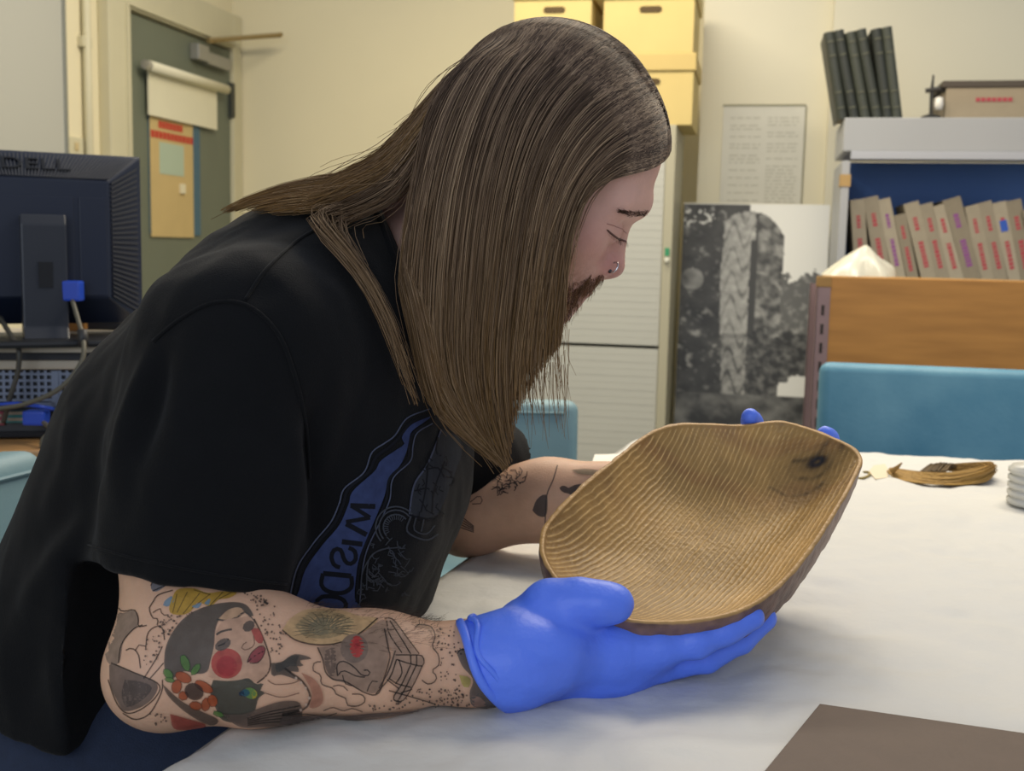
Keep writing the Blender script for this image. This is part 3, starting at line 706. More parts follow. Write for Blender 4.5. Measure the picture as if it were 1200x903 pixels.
V_ = [(nx0, y, z) for y, z in prof] + [(nx1, y, z) for y, z in prof] + [(nx0, y, z) for y, z in bk] + [(nx1, y, z) for y, z in bk]
F_ = []
for i in range(5): F_ += [(i, i + 1, 6 + i + 1, 6 + i), (12 + i, 18 + i, 18 + i + 1, 12 + i + 1), (i, 12 + i, 12 + i + 1, i + 1), (6 + i, 6 + i + 1, 18 + i + 1, 18 + i)]
F_ += [(0, 6, 18, 12), (5, 17, 23, 11)]
nk.add(V_, F_); neck = nk.build('stand_neck', mat('stand_graphite', '#262a33', .4, .04, 12), mo, .003)
MB().box((.027, dp - .0345, .10), (.05, dp - .030, .145)).build('cable_hole', m_hole, neck)
MB().box((-.10, -.16, 0), (.18, .06, .012)).build('stand_base', m_mon, mo, .006)
m_cab_ = mat('cable_grey', '#5b5749', .5); m_bl = mat('plug_blue', '#1c46b8', .4)
# cables (each a thing of its own)
def cable(pts, r, name, label, m, cat='cable', sub=None):
    P = [at(*p) for p in pts]; o = empty(name, P[0]); tag(o, label, cat, 'computer cables')
    MB().tube(crom(np.array(P) - P[0], 40), r, 8).build('cord', m, o, 0, True)
    return o, P
o, P = cable([(85, 352, 2.02), (93, 380, 1.99), (98, 400, 1.95), (95, 425, 1.93), (70, 455, 1.92), (30, 473, 1.92), (-15, 480, 1.92)], .0042, 'monitor_cable', 'grey monitor cable with blue plug looping down over the computer', m_cab_)
q = np.array(at(85, 342, 2.03)) - P[0]
MB().box(tuple(q - np.array([.016, .012, .016])), tuple(q + np.array([.016, .016, .02]))).build('plug', m_bl, o, .004)
q = np.array(at(97, 398, 1.955)) - P[0]; MB().tube([q + [0, 0, .018], q - [0, 0, .012]], .0085, 10).build('ferrite_bead', mat('bead_dark', '#2b2b2c', .5), o, 0, True)
cable([(0, 372, 2.0), (14, 395, 1.96), (22, 410, 1.93), (21, 435, 1.93), (12, 465, 1.93), (4, 495, 1.94)], .0045, 'power_cable', 'dark power cable hanging at the far left in front of the grille', mat('cable_dark', '#3f3d37', .5))
cable([(-15, 475, 1.93), (20, 473, 1.925), (45, 476, 1.93), (62, 479, 1.955)], .0035, 'network_cable', 'bright blue network cable plugged into the computer', m_bl)
o, P = cable([(50, 494, 1.94), (62, 505, 1.91), (60, 520, 1.90), (50, 526, 1.9), (52, 512, 1.90), (75, 506, 1.91)], .004, 'video_cable', 'grey video cable with wide blue plug coiling on the desk', m_cab_)
q = np.array(at(42, 489, 1.945)) - P[0]; MB().box(tuple(q - np.array([.02, .01, .013])), tuple(q + np.array([.018, .02, .012]))).build('plug', m_bl, o, .004)
# brown folder standing behind the monitor stand
f0 = at(82, 400, 2.3); fo = empty('brown_folder', (f0[0], f0[1], ZM)); tag(fo, 'brown cardboard folder standing behind the monitor stand', 'folder')
MB().box((-.05, 0, 0), (.03, .02, .10)).build('folder_card', mat('folder_brown', '#7d5520', .6, .2, 10), fo, .003)
f0 = at(118, 395, 2.32); sp = empty('speaker_box', (f0[0], f0[1] + .03, ZM)); tag(sp, 'dark speaker box under the right corner of the monitor', 'speaker')
MB().hexa([(-.06, 0, 0), (.06, 0, 0), (.06, .1, 0), (-.06, .1, 0), (-.05, .02, .11), (.02, .02, .11), (.02, .09, .11), (-.05, .09, .11)]).build('speaker_body', mat('speaker_navy', '#161c2a', .5), sp, .006)
MB().lathe([(0, -.002), (.03, -.002), (.034, .004)], 20, 'y', (-.012, .008, .05)).build('speaker_cone', m_hole, sp)

# ================================================================== table
TZ = .75
E1, E2 = atz(193, 903, TZ), atz(587, 627, TZ); ed = (E2 - E1) / np.linalg.norm(E2 - E1)
nE = E1 - ed * .25; F1 = E2 + ed * .66; F2 = atz(1200, 541, TZ); fd = (F2 - atz(1005, 530, TZ)); fd /= np.linalg.norm(fd)
F1 = atz(1005, 530, TZ) - fd * ((atz(1005, 530, TZ) - F1) @ fd); F3 = F1 + fd * 1.75; N3 = nE + fd * 1.75
corners = [nE, N3, F3, F1]
tb = empty('work_table', (.5, 1.2, 0)); tag(tb, 'large work table covered with white paper', 'table')
mb = MB(); o0 = np.array([.5, 1.2, 0])
mb.hexa([tuple(p - o0 - [0, 0, .031]) for p in corners] + [tuple(p - o0 - [0, 0, .003]) for p in corners])
mb.build('table_top', mat('table_top_grey', '#8b8a86', .5), tb)
ce = sum(corners) / 4
for p in corners:
    q = p + (ce - p) * .12 - o0
    MB().box((q[0] - .025, q[1] - .025, 0), (q[0] + .025, q[1] + .025, .718)).build('leg', mat('table_leg_black', '#1b1b1d', .5), tb)
# paper sheet: a fine grid with shallow wrinkles
def paper(name, cs, z, nx, ny, amp, label, m, seed=0., hang=None):
    cs = [np.array(c, float) for c in cs]; u = np.linspace(0, 1, nx)[None, :, None]; v = np.linspace(0, 1, ny)[:, None, None]
    P = (cs[0] * (1 - u) + cs[1] * u) * (1 - v) + (cs[3] * (1 - u) + cs[2] * u) * v; P = P.reshape(-1, 3)
    h = np.array([max(0, noise.noise((p[0] * 5 + seed, p[1] * 5, seed))) * 1.1 + abs(noise.noise((p[0] * 13 + seed, p[1] * 13, 3.1))) * .7 + abs(noise.noise((p[0] * 30, p[1] * 22 + seed, 9.))) * .35 for p in P])
    uv = np.c_[np.broadcast_to(u, (ny, nx, 1)).ravel(), np.broadcast_to(v, (ny, nx, 1)).ravel()]
    P[:, 2] = z + h * amp
    if hang is not None: P = hang(P, uv)
    ii = np.arange(ny - 1)[:, None] * nx + np.arange(nx - 1)[None, :]; Fq = np.stack([ii, ii + 1, ii + nx + 1, ii + nx], 2).reshape(-1, 4)
    me = np_mesh(name, P, Fq); o = link(name, me, m, None, True)
    if label: tag(o, label, 'paper')
    return o
m_paper = mat('tissue_paper_white', '#cbcac5', .7, .03, 6, .55, 34, sss=0)
ex = .02
def hang(P, uv):
    e = uv[:, 0] < .012; P[e, 2] -= .03; return P
cs2 = [nE - fd * ex, N3, F3, F1 - fd * ex]
paper('paper_cover', cs2, TZ - .0015, 260, 230, .0085, 'crinkled white paper sheet covering the whole work table', m_paper, 0., hang)
# second sheet overlapping in front
q = [atz(*p, TZ) for p in ((420, 930), (1330, 960), (1330, 815), (700, 775))]
q = [atz(300, 1000, TZ), atz(980, 1000, TZ), atz(975, 800, TZ), atz(560, 835, TZ)]
# brown board in the foreground
b1, b2, b3 = atz(905, 903, TZ), atz(960, 835, TZ), atz(1200, 870, TZ)
eu = (b3 - b2) / np.linalg.norm(b3 - b2); ev = (b1 - b2) / np.linalg.norm(b1 - b2)
bo = empty('brown_board', (*b2[:2], TZ + .0035)); tag(bo, 'flat brown board lying at the front right corner of the table', 'board')
c4 = [ev * .30, ev * .30 + eu * .42, eu * .42, ev * 0]
mb = MB(); mb.hexa([tuple(p) for p in c4] + [tuple(p + np.array([0, 0, .004])) for p in c4]); mb.build('board_sheet', mat('board_brown', '#5a483c', .65, .1, 40, .1, 200), bo, .001)
# folded white tissue at the far corner, left of the bowl
t0 = atz(722, 545, TZ)
P = []; nx, ny = 14, 9
for j in range(ny):
    for i in range(nx):
        u, v = i / (nx - 1), j / (ny - 1)
        P.append((t0[0] - .05 + .24 * u + .02 * v, t0[1] - .10 + .16 * v - .05 * u, TZ + .006 + .055 * u * (1 - abs(v - .5)) + .012 * noise.noise((u * 5, v * 4, 2.)) * (u > .05)))
me = np_mesh('folded_tissue', np.array(P), np.array([(j * nx + i, j * nx + i + 1, (j + 1) * nx + i + 1, (j + 1) * nx + i) for j in range(ny - 1) for i in range(nx - 1)]))
o = link('folded_tissue', me, mat('tissue_bright', '#e2e0d6', .7), None, True); tag(o, 'folded piece of white tissue rising behind the left rim of the bowl', 'tissue')
# straw bundle with paper tag
s0_ = atz(1098, 566, TZ)
st = empty('straw_bundle', s0_); tag(st, 'bent bundle of yellow-brown straw fibre on the table at the right', 'straw bundle')
strands = []; rad = []; cols = []
path = np.array([at(1043, 551, 1.72), at(1070, 561, 1.68), at(1105, 566, 1.67), at(1140, 561, 1.69), at(1156, 552, 1.73), at(1135, 549, 1.76), at(1108, 547, 1.77)])
base = crom(path, 22); rr = random.Random(2)
for i in range(420):
    a_ = rr.uniform(0, 6.28); rad_ = rr.uniform(.1, 1) ** .5; t0_ = rr.uniform(0, .15); n = 16
    s = crom(base, 60)[int(t0_ * 60):int(60 - rr.uniform(0, .3) * 60)]; s = crom(s, n); w = np.sin(np.linspace(.25, 2.8, n)); tw = np.linspace(0, 1.2, n) + a_
    s = s + np.c_[np.cos(tw) * .020 * w * rad_, np.sin(tw) * .016 * w * rad_, np.sin(tw + 1) * .017 * w * rad_]
    s[:, 2] = np.maximum(s[:, 2], TZ + .006); strands.append(s - s0_); rad.append(.0012); b = rr.uniform(.6, 1.15); cols.append(np.array(lin('#a5803c')) * b)
V, Fq, Cc = strand_mesh(strands, rad, cols); me = np_mesh('straw_fibres', V, Fq); set_col(me, 'col', Cc); link('straw_fibres', me, mat('straw', '#a88545', .7, attr='col'), st, True)
strands = []; cols = []
for i in range(60):
    u = rr.random(); A = np.array(at(1078 + 30 * u, 553, 1.70)); B = np.array(at(1090 + 25 * u, 543 + 3 * abs(u - .5), 1.735)); Cn = np.array(at(1092 + 30 * u, 549, 1.77))
    s = crom(np.array([A, B, Cn]), 8) + rr.uniform(-.002, .002); strands.append(s - s0_); cols.append(np.array(lin('#6b5738')) * rr.uniform(.5, 1.2))
V, Fq, Cc = strand_mesh(strands, [.0014] * 60, cols); me = np_mesh('straw_hollow', V, Fq); set_col(me, 'col', Cc); link('straw_hollow', me, mat('straw', '#a88545'), st, True)
tl = MB().tube([at(1045, 552, 1.71) - s0_, at(1052, 547, 1.70) - s0_, at(1057, 542, 1.70) - s0_], [.004, .003, .001], 6).build('straw_end', mat('straw_end', '#8a6a34', .7), st)
tg0 = atz(1030, 555, TZ); tg = empty('paper_tag', (*tg0[:2], TZ + .005)); tag(tg, 'small cream paper tag on a string beside the straw bundle', 'tag')
pts = [(1018, 553), (1024, 546), (1037, 544), (1042, 552), (1040, 560), (1026, 562)]
q = [atz(x, y, TZ + .006) - np.array([*tg0[:2], TZ + .005]) for x, y in pts]; n = len(q)
MB().add([tuple(p) for p in q] + [tuple(p + np.array([0, 0, .0012])) for p in q], [tuple(range(n)), tuple(range(n, 2 * n))] + [(i, (i + 1) % n, n + (i + 1) % n, n + i) for i in range(n)]).build('tag_card', mat('tag_cream', '#d6c8ae', .7), tg)
q = [atz(x, y, TZ + .007) - np.array([*tg0[:2], TZ + .005]) for x, y in ((1001, 560), (1010, 560), (1018, 557), (1018, 553), (1012, 553))]
MB().tube(crom(q, 16), .0018, 6).build('tag_string', mat('string_olive', '#8d7a3e', .7), tg)
# ribbed pale roll at the right edge
w0 = atz(1203, 597, TZ); wr_ = empty('ribbed_tub', (w0[0] + .02, w0[1] + .02, TZ + .003)); tag(wr_, 'pale grey ribbed plastic tub cut off by the right picture edge', 'tub')
prf = [(0, 0), (.034, 0)]
for i in range(5): prf += [(.034, .001 + i * .0105), (.037, .003 + i * .0105), (.037, .008 + i * .0105), (.033, .010 + i * .0105)]
prf += [(.033, .054), (0, .055)]
MB().lathe(prf, 28).build('tub_wall', mat('tub_plastic', '#c9c8c0', .35), wr_, 0, True)
# ================================================================== the carved wooden bowl
BL, BR, BB = at(637, 640, .905), at(1004, 540, 1.01), at(790, 722, .835)
bn = np.cross(BR - BB, BL - BB); bn /= np.linalg.norm(bn); bn = bn if bn[2] > 0 else -bn
bu = np.array([1., 0, 0]); bu = bu - bn * (bu @ bn); bu /= np.linalg.norm(bu); bv = np.cross(bn, bu)
rimpx = [(637, 640), (641, 622), (655, 604), (690, 568), (722, 540), (750, 515), (772, 501), (800, 494), (835, 494), (870, 496), (905, 493), (925, 495), (955, 506), (985, 520), (1000, 530), (1006, 541), (1001, 555),
         (987, 583), (967, 615), (945, 646), (918, 676), (890, 698), (862, 710), (835, 717), (790, 722), (745, 722), (705, 712), (672, 697), (650, 674), (639, 655)]
RIM = np.array([onp(x, y, BB, bn) for x, y in rimpx])
NT, NR = 720, 170
closed = crom(np.vstack([RIM[-2:], RIM, RIM[:3]]), 3000)
i0 = np.argmin(np.linalg.norm(closed[:600] - RIM[0], axis=1)); i1 = 2400 + np.argmin(np.linalg.norm(closed[2400:] - RIM[0], axis=1))
seg = closed[i0:i1]; seg = np.vstack([seg, seg[:1]]); dd = np.r_[0, np.cumsum(np.linalg.norm(np.diff(seg, axis=0), axis=1))]
sN = np.linspace(0, dd[-1], NT, endpoint=False); RIMF = np.stack([np.interp(sN, dd, seg[:, a]) for a in range(3)], 1)
bc = RIMF.mean(0)
Q = np.c_[(RIMF - bc) @ bu, (RIMF - bc) @ bv]
# the rim line dips and lifts a little, as hewn
lift = .004 * np.sin(np.arange(NT) / NT * 2 * math.pi * 2 + 1.0)
DEP = .046
rr_ = np.linspace(0, 1, NR) ** .8
def nz(p, s, z=0.): return noise.noise((p[0] * s, p[1] * s, z))
inner = np.zeros((NR, NT, 3)); icol = np.zeros((NR, NT, 3))
U_ = rr_[:, None] * Q[None, :, 0]; V_ = rr_[:, None] * Q[None, :, 1]
wob = np.array([nz((a, b), 26) * .0016 + nz((a, b), 70, 2.) * .0010 for a, b in zip(U_.ravel(), V_.ravel())]).reshape(U_.shape)
big = np.array([nz((a, b), 9, 5.) + .5 * nz((a, b), 22, 7.) for a, b in zip(U_.ravel(), V_.ravel())]).reshape(U_.shape)
fine = np.array([nz((a * 1.0, b * 1.0), 120, 1.) for a, b in zip(U_.ravel(), V_.ravel())]).reshape(U_.shape)
slope = .85 + 1.2 * U_
sd = (V_ - (1.45 * U_ + 1.5 * U_ ** 2)) / np.sqrt(1 + (1.45 + 3.0 * U_) ** 2) + wob
al = (U_ + (.85 + 1.2 * U_) * V_) / 1.3
row = np.floor(sd / .0046); fr_ = sd / .0046 - row                       # 0..1 across one gouge row
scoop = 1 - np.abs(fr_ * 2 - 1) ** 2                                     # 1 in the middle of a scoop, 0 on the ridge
cut = np.abs(np.sin((al / .009 + row * 1.7 + 2 * wob / .002) * math.pi)) ** .6
amp = .0007 * np.clip((1 - rr_[:, None]) / .015, 0, 1)
smooth_zone = np.exp(-(((U_ - .105) / .035) ** 2 + ((V_ - .075) / .05) ** 2))
amp = amp * (1 - .8 * smooth_zone)
h_in = -DEP * (1 - np.clip(rr_[:, None], 0, 1) ** 3.0) + lift[None, :] * rr_[:, None] ** 3 - amp * (scoop * (.65 + .35 * cut)) + .0012 * big
inner = bc + U_[..., None] * bu + V_[..., None] * bv + h_in[..., None] * bn
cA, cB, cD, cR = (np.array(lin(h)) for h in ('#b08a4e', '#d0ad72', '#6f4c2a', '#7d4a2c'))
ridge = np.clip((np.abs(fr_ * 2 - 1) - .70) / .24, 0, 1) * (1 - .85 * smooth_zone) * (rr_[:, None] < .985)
tone = np.clip(.5 + .8 * big + .25 * fine, 0, 1)[..., None]
icol = cA * (.62 + .48 * tone)
band = np.clip(np.sin((V_ * .9 + U_ * .35) * 110 + big * 3.0) - .25, 0, 1)[..., None] * np.clip((V_ + .0) / .08, 0, 1)[..., None]
icol = icol * (1 - .42 * band) + cR * .42 * band
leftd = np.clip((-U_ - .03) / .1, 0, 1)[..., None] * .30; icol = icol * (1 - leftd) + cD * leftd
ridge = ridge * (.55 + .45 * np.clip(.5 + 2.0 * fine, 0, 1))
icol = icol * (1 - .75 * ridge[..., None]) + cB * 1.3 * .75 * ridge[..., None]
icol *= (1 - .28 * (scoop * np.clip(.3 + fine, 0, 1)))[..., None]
kn = np.hypot((U_ - (onp(955, 556, bc - bn * .03, bn) - bc) @ bu) / .020, (V_ - (onp(955, 556, bc - bn * .03, bn) - bc) @ bv) / .012)
kring = np.clip(np.sin(kn * 7 + 2 * big) , 0, 1) * np.exp(-kn * .7); icol *= (1 - .80 * np.exp(-kn ** 2 * 2.2) - .35 * kring)[..., None]
for cpts in ([(905, 562), (925, 572), (950, 574), (968, 568)], [(930, 546), (952, 548), (968, 541), (990, 540)], [(938, 560), (962, 562), (982, 548), (998, 536)], [(915, 500), (917, 512), (912, 522)], [(935, 510), (948, 514), (960, 513)]):
    cl_ = crom(np.array([[(onp(x, y, bc - bn * .026, bn) - bc) @ bu, (onp(x, y, bc - bn * .026, bn) - bc) @ bv] for x, y in cpts]), 30)
    dm_ = np.full(U_.shape, 1.)
    for q in cl_: dm_ = np.minimum(dm_, np.hypot(U_ - q[0], V_ - q[1]))
    icol *= (1 - .55 * np.exp(-(dm_ / .0022) ** 2) * np.clip(.7 + fine, 0, 1))[..., None]
icol = np.clip(icol, .01, .9)
NO = 60; tt = np.linspace(0, 1, NO)                                       # outside, from the rim down to the foot
TH_ = .0032
nrm2 = np.c_[np.roll(Q, -1, 0) - np.roll(Q, 1, 0)]; on = np.c_[nrm2[:, 1], -nrm2[:, 0]]; on /= np.linalg.norm(on, axis=1, keepdims=True)
if ((Q + on * .01) ** 2).sum() < (Q ** 2).sum(): on = -on
Qo = Q + on * TH_
outer = np.zeros((NO, NT, 3)); ocol = np.zeros((NO, NT, 3))
for j, t in enumerate(tt):
    a = t * math.pi / 2; sc = math.cos(a) ** .26 if t < 1 else 0; dz = -(DEP + .026) * math.sin(a) ** 1.0
    qq = Qo * max(sc, .001); outer[j] = bc + qq[:, :1] * bu + qq[:, 1:] * bv + (dz + lift * (1 - t) ** 3)[:, None] * bn
on3 = outer - (bc - bn * .01)
onn = on3 / (np.linalg.norm(on3, axis=2, keepdims=True) + 1e-9)
on_ = np.array([noise.noise(tuple(p * 60)) + .6 * noise.noise(tuple(p * 150)) for p in outer.reshape(-1, 3)]).reshape(NO, NT)
outer = outer + onn * (on_ * .0011)[..., None]
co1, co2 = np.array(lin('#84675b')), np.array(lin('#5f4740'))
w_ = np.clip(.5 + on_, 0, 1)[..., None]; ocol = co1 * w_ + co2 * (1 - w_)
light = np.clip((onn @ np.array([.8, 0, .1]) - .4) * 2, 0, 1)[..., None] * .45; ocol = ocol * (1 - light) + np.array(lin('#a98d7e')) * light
ocol[0] = lin('#b08a55'); icol[-1] = lin('#b98f55')
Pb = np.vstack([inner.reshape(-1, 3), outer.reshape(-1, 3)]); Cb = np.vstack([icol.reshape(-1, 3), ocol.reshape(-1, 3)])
def gridf(nr, nt, base, flip):
    i = np.arange(nr - 1)[:, None] * nt; j = np.arange(nt)[None, :]; j2 = (j + 1) % nt
    f = np.stack([i + j, i + j2, i + nt + j2, i + nt + j], 2).reshape(-1, 4) + base
    return f[:, ::-1] if flip else f
nb = NR * NT
Fb = np.vstack([gridf(NR, NT, 0, False), gridf(NO, NT, nb, True)])
j = np.arange(NT); j2 = (j + 1) % NT; last = (NR - 1) * NT
Fb = np.vstack([Fb, np.stack([last + j, last + j2, nb + j2, nb + j], 1)])
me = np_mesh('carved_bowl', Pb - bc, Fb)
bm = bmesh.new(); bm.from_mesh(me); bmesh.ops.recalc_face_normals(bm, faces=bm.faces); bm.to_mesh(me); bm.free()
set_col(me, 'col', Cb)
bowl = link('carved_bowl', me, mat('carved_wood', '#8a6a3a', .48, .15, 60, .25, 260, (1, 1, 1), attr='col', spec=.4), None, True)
bowl.location = tuple(bc); tag(bowl, 'shallow oblong wooden bowl with rows of gouge marks held in blue gloves', 'bowl')
# ================================================================== the person
MIDY = 1.02
A32 = math.radians(32)
HF = np.array([math.cos(A32), 0, -math.sin(A32)]); HU = np.array([math.sin(A32), 0, math.cos(A32)]); HS = np.array([0, -1., 0])   # forward, up, right side
HC = at(650, 190, MIDY)
HR = np.array([HF, HU, HS])
def hp(f, u, s=0.): return HC + HF * f + HU * u + HS * s
head = SDF()
head.ell(hp(-.016, .022), (.093, .088, .074), .01, HR)
head.ell(hp(.030, .026), (.050, .056, .058), .02, HR)
head.ell(hp(.030, -.035), (.052, .075, .058), .03, HR)
head.ell(hp(.052, -.100), (.030, .026, .030), .03, HR)
for s in (-1, 1):
    head.cone(hp(-.005, -.055, s * .052), .018, hp(.045, -.105, s * .018), .020, .03)
    head.cone(hp(.0795, .010, s * .008), .0118, hp(.064, -.002, s * .042), .0125, .014)
    head.ell(hp(.048, -.040, s * .036), (.026, .028, .022), .02, HR)
head.cone(hp(.068, -.006), .011, hp(.0785, -.028), .009, .010)
for s in (-1, 1):
    head.ell(hp(.090, -.025, s * .030), (.016, .011, .015), .012, HR, 's')
    head.ell(hp(.0685, -.0245, s * .031), (.0145, .0130, .0155), .004, HR)          # eyeball under the lids
head.cone(hp(.0765, -.014), .0085, hp(.0915, -.046), .0115, .008)                # nose
head.ell(hp(.0905, -.0485), (.012, .0095, .0105), .006, HR)
for s in (-1, 1): head.ell(hp(.0830, -.0505, s * .0125), (.0115, .0085, .0065), .005, HR)
head.ell(hp(.063, -.072), (.025, .026, .030), .02, HR)                            # upper lip / jaw mass
head.ell(hp(.0775, -.079), (.012, .006, .020), .006, HR); head.ell(hp(.0750, -.090), (.012, .006, .017), .006, HR)
head.ell(hp(.064, -.108), (.020, .020, .022), .016, HR)
for s in (-1, 1): head.ell(hp(-.004, -.022, s * .076), (.018, .030, .007), .006, HR)   # ears, under the hair
NB = at(425, 330, MIDY + .01)
head.cone(hp(-.035, -.045), .056, NB, .062, .03)
def P3(x, y, Y): return at(x, y, Y)
near = SDF()
E_n = atz(209, 768, TZ + .047)
near.chain([(P3(275, 430, .89), .052), (P3(226, 640, .832), .051), (E_n, .042)], .012)
near.chain([(E_n + np.array([.004, 0, .0]), .0430), (atz(300, 772, TZ + .0455), .0430), (atz(440, 777, TZ + .037), .0345), (atz(560, 776, TZ + .031), .0275), (atz(625, 772, TZ + .034), .028)], .02)
near.ell(atz(183, 797, TZ + .036), (.030, .028, .027), .03)
near.ell(atz(262, 745, TZ + .060), (.045, .030, .026), .03)
WN = atz(560, 777, TZ + .033)
far = SDF()
SHF = P3(400, 440, 1.19); E_f = atz(548, 600, TZ + .045)
W_f = P3(792, 572, 1.185)
far.chain([(SHF, .055), (P3(500, 540, 1.29), .05), (E_f, .045)], .02)
far.chain([(E_f, .046), (E_f * .6 + W_f * .4 + np.array([0, 0, .004]), .042), (W_f, .029), (W_f + (W_f - E_f) * .15, .028)], .02)
core = SDF()
core.chain([(P3(400, 430, MIDY), .10), (P3(300, 560, MIDY), .12), (P3(215, 760, MIDY), .125)], .05); core.cone(P3(400, 430, MIDY), .06, NB, .06, .05)
for s in (-1, 1): core.cone(P3(380, 420, MIDY), .07, P3(320, 420, MIDY + s * .13), .06, .05)
def bounds(pts, m): a = np.array(pts); return a.min(0) - m, a.max(0) + m
parts = []
lo, hi = bounds([hp(-.12, .12), hp(.12, -.14), hp(.12, .1), NB], .05); lo[1], hi[1] = MIDY - .1, MIDY + .1
parts.append(head.mesh(lo, hi, .0017))
lo, hi = bounds([P3(275, 430, .89), E_n, WN, atz(630, 772, TZ + .034)], .068); parts.append(near.mesh(lo, hi, .0022))
lo, hi = bounds([SHF, E_f, W_f + (W_f - E_f) * .15], .06); parts.append(far.mesh(lo, hi, .0026))
lo, hi = bounds([P3(400, 430, .87), P3(400, 430, 1.17), P3(215, 760, MIDY), NB], .15); parts.append(core.mesh(lo, hi, .008))
Ps = []; Fs = []; b = 0
for P, F in parts: P = relax(P, F, 2, .5); Ps.append(P); Fs.append(F + b); b += len(P)
nhead = len(Ps[0]); Pk = np.vstack(Ps); Fk = np.vstack(Fs)
# skin colour: flushed nose and cheek, stubble on the jaw
sk = np.tile(np.array(lin('#d0a689')), (len(Pk), 1))
L = (Pk - HC); lf, lu, ls = L @ HF, L @ HU, np.abs(L @ HS); ish = np.arange(len(Pk)) < nhead
sk[ish] = lin('#d3a796')
def blend(mask, c, col): 
    global sk
    m = (np.clip(mask, 0, 1) * ish)[:, None]; sk = sk * (1 - m * c) + np.array(lin(col)) * m * c
blend(np.exp(-(((lf - .092) / .014) ** 2 + ((lu + .048) / .014) ** 2)), .55, '#b5716b')
blend(np.exp(-(((lf - .055) / .03) ** 2 + ((lu + .042) / .02) ** 2)), .35, '#b97a74')
blend(np.exp(-(((lu + .019) / .011) ** 2 + ((ls - .03) / .018) ** 2)) * (lf > .05), .35, '#a8736a')
jaw = np.clip((-.056 - lu - np.maximum(0, (ls - .024)) * .10 + np.maximum(0, .062 - lf) * -.10) / .016, 0, 1) * (lf > -.01)
tex = np.array([noise.noise(tuple(p * 420)) for p in Pk[:nhead]]); tex = np.r_[tex, np.zeros(len(Pk) - nhead)]
blend(jaw * np.clip(.75 + tex, 0, 1), .42, '#7d5740')
lipm = np.exp(-(((lu + .085) / .006) ** 2 + (ls / .018) ** 2)) * (lf > .07); blend(lipm, .7, '#a0605a')
me = np_mesh('person', Pk - E_n, Fk); set_col(me, 'col', sk)
person = link('person', me, mat('skin', '#c49a7e', .5, .06, 90, .12, 500, attr='col', sss=.12, spec=.35), None, True)
person.location = tuple(E_n); tag(person, 'long-haired bearded person in black t-shirt and blue gloves, leaning over the table', 'person')
def child(name, me, m, smooth=True, par=None):
    o = link(name, me, m, par or person, smooth); 
    if par is None: o.matrix_parent_inverse = Matrix.Translation(-Vector(E_n))
    return o

# ---------------------------------------------------------------- t-shirt
shirt = SDF()
for (Y, k) in ((.975, 1.0), (1.085, 1.0)):
    f = Y / .935
    shirt.chain([(P3(358 if Y < 1 else 385, 408 if Y < 1 else 400, Y), .116), (P3(300, 545, Y) if Y < 1 else P3(350, 522, Y), .158), (P3(235, 715, Y) if Y < 1 else P3(300, 662, Y), .158), (P3(130, 890, Y) if Y < 1 else P3(200, 810, Y), .160)], .05)
shirt.cone(P3(385, 385, MIDY), .088, P3(440, 318, MIDY), .072, .05)
for s, Y in ((1, .862), (-1, 1.178)):
    shirt.cone(P3(378, 368, MIDY), .081, P3(292, 412, Y) if s > 0 else P3(385, 410, Y), .078, .05)
HEMC = P3(223, 690, .822)
shirt.chain([(P3(290, 415, .862), .080), (P3(250, 560, .838), .079), (P3(219, 725, .822), .0775)], .012)
fs = P3(385, 410, 1.178); fe = P3(540, 560, 1.285)
far_sl = [(fs, .080), (P3(470, 490, 1.23), .078), (P3(548, 552, 1.285), .072), (P3(585, 570, 1.305), .068)]
shirt.chain(far_sl, .02)
hn = np.cross(at(345, 706, .830) - at(98, 657, .822), at(225, 691, .748) - at(98, 657, .822)); hn /= np.linalg.norm(hn); hn = hn if hn[2] < 0 else -hn
hemp = at(225, 691, .748)
def hemcut(X, Y, Z):     # cut the near sleeve off at its hem without touching the torso
    d = (X - hemp[0]) * hn[0] + (Y - hemp[1]) * hn[1] + (Z - hemp[2]) * hn[2]
    ax = np.sqrt((X - HEMC[0]) ** 2 + (Y - HEMC[1]) ** 2) - .092
    return -np.maximum(-d, np.maximum(ax, Y - .885))
shirt._add(hemcut, [-9] * 3, [9] * 3, .002, 'i')
shirt.cone(P3(240, 620, .832), .060, P3(214, 760, .820), .0725, .002, 's')
fa = (P3(585, 570, 1.305) - P3(470, 490, 1.23)); fa /= np.linalg.norm(fa); fcp = P3(572, 560, 1.298)
def farcut(X, Y, Z):
    d = (X - fcp[0]) * fa[0] + (Y - fcp[1]) * fa[1] + (Z - fcp[2]) * fa[2]
    return -np.maximum(-d, np.maximum(1.16 - Y, -.17 - X))
shirt._add(farcut, [-9] * 3, [9] * 3, .002, 'i')
shirt.cone(P3(520, 520, 1.26), .052, P3(620, 590, 1.325), .064, .002, 's')
tb_n = np.array([-.45, 0, -.9]); shirt.plane(P3(110, 905, .80), (-.12, 0, -1), .004)
nax = hp(-.035, -.045) - NB; nax /= np.linalg.norm(nax); ncp = P3(452, 300, MIDY); nkn = P3(475, 318, .96) - P3(445, 250, .96); nkn = np.cross(nkn, [0, 1., 0]); nkn /= np.linalg.norm(nkn); nkn = nkn if nkn[0] > 0 else -nkn
ncp = P3(462, 284, .965)
def neckcut(X, Y, Z):
    d = (X - ncp[0]) * nkn[0] + (Y - ncp[1]) * nkn[1] + (Z - ncp[2]) * nkn[2]
    x, y, z = X - NB[0], Y - NB[1], Z - NB[2]; t = x * nax[0] + y * nax[1] + z * nax[2]
    r = np.sqrt(np.maximum((x - t * nax[0]) ** 2 + (y - t * nax[1]) ** 2 + (z - t * nax[2]) ** 2, 0)) - .105
    return -np.maximum(-d, r)
shirt._add(neckcut, [-9] * 3, [9] * 3, .003, 'i')
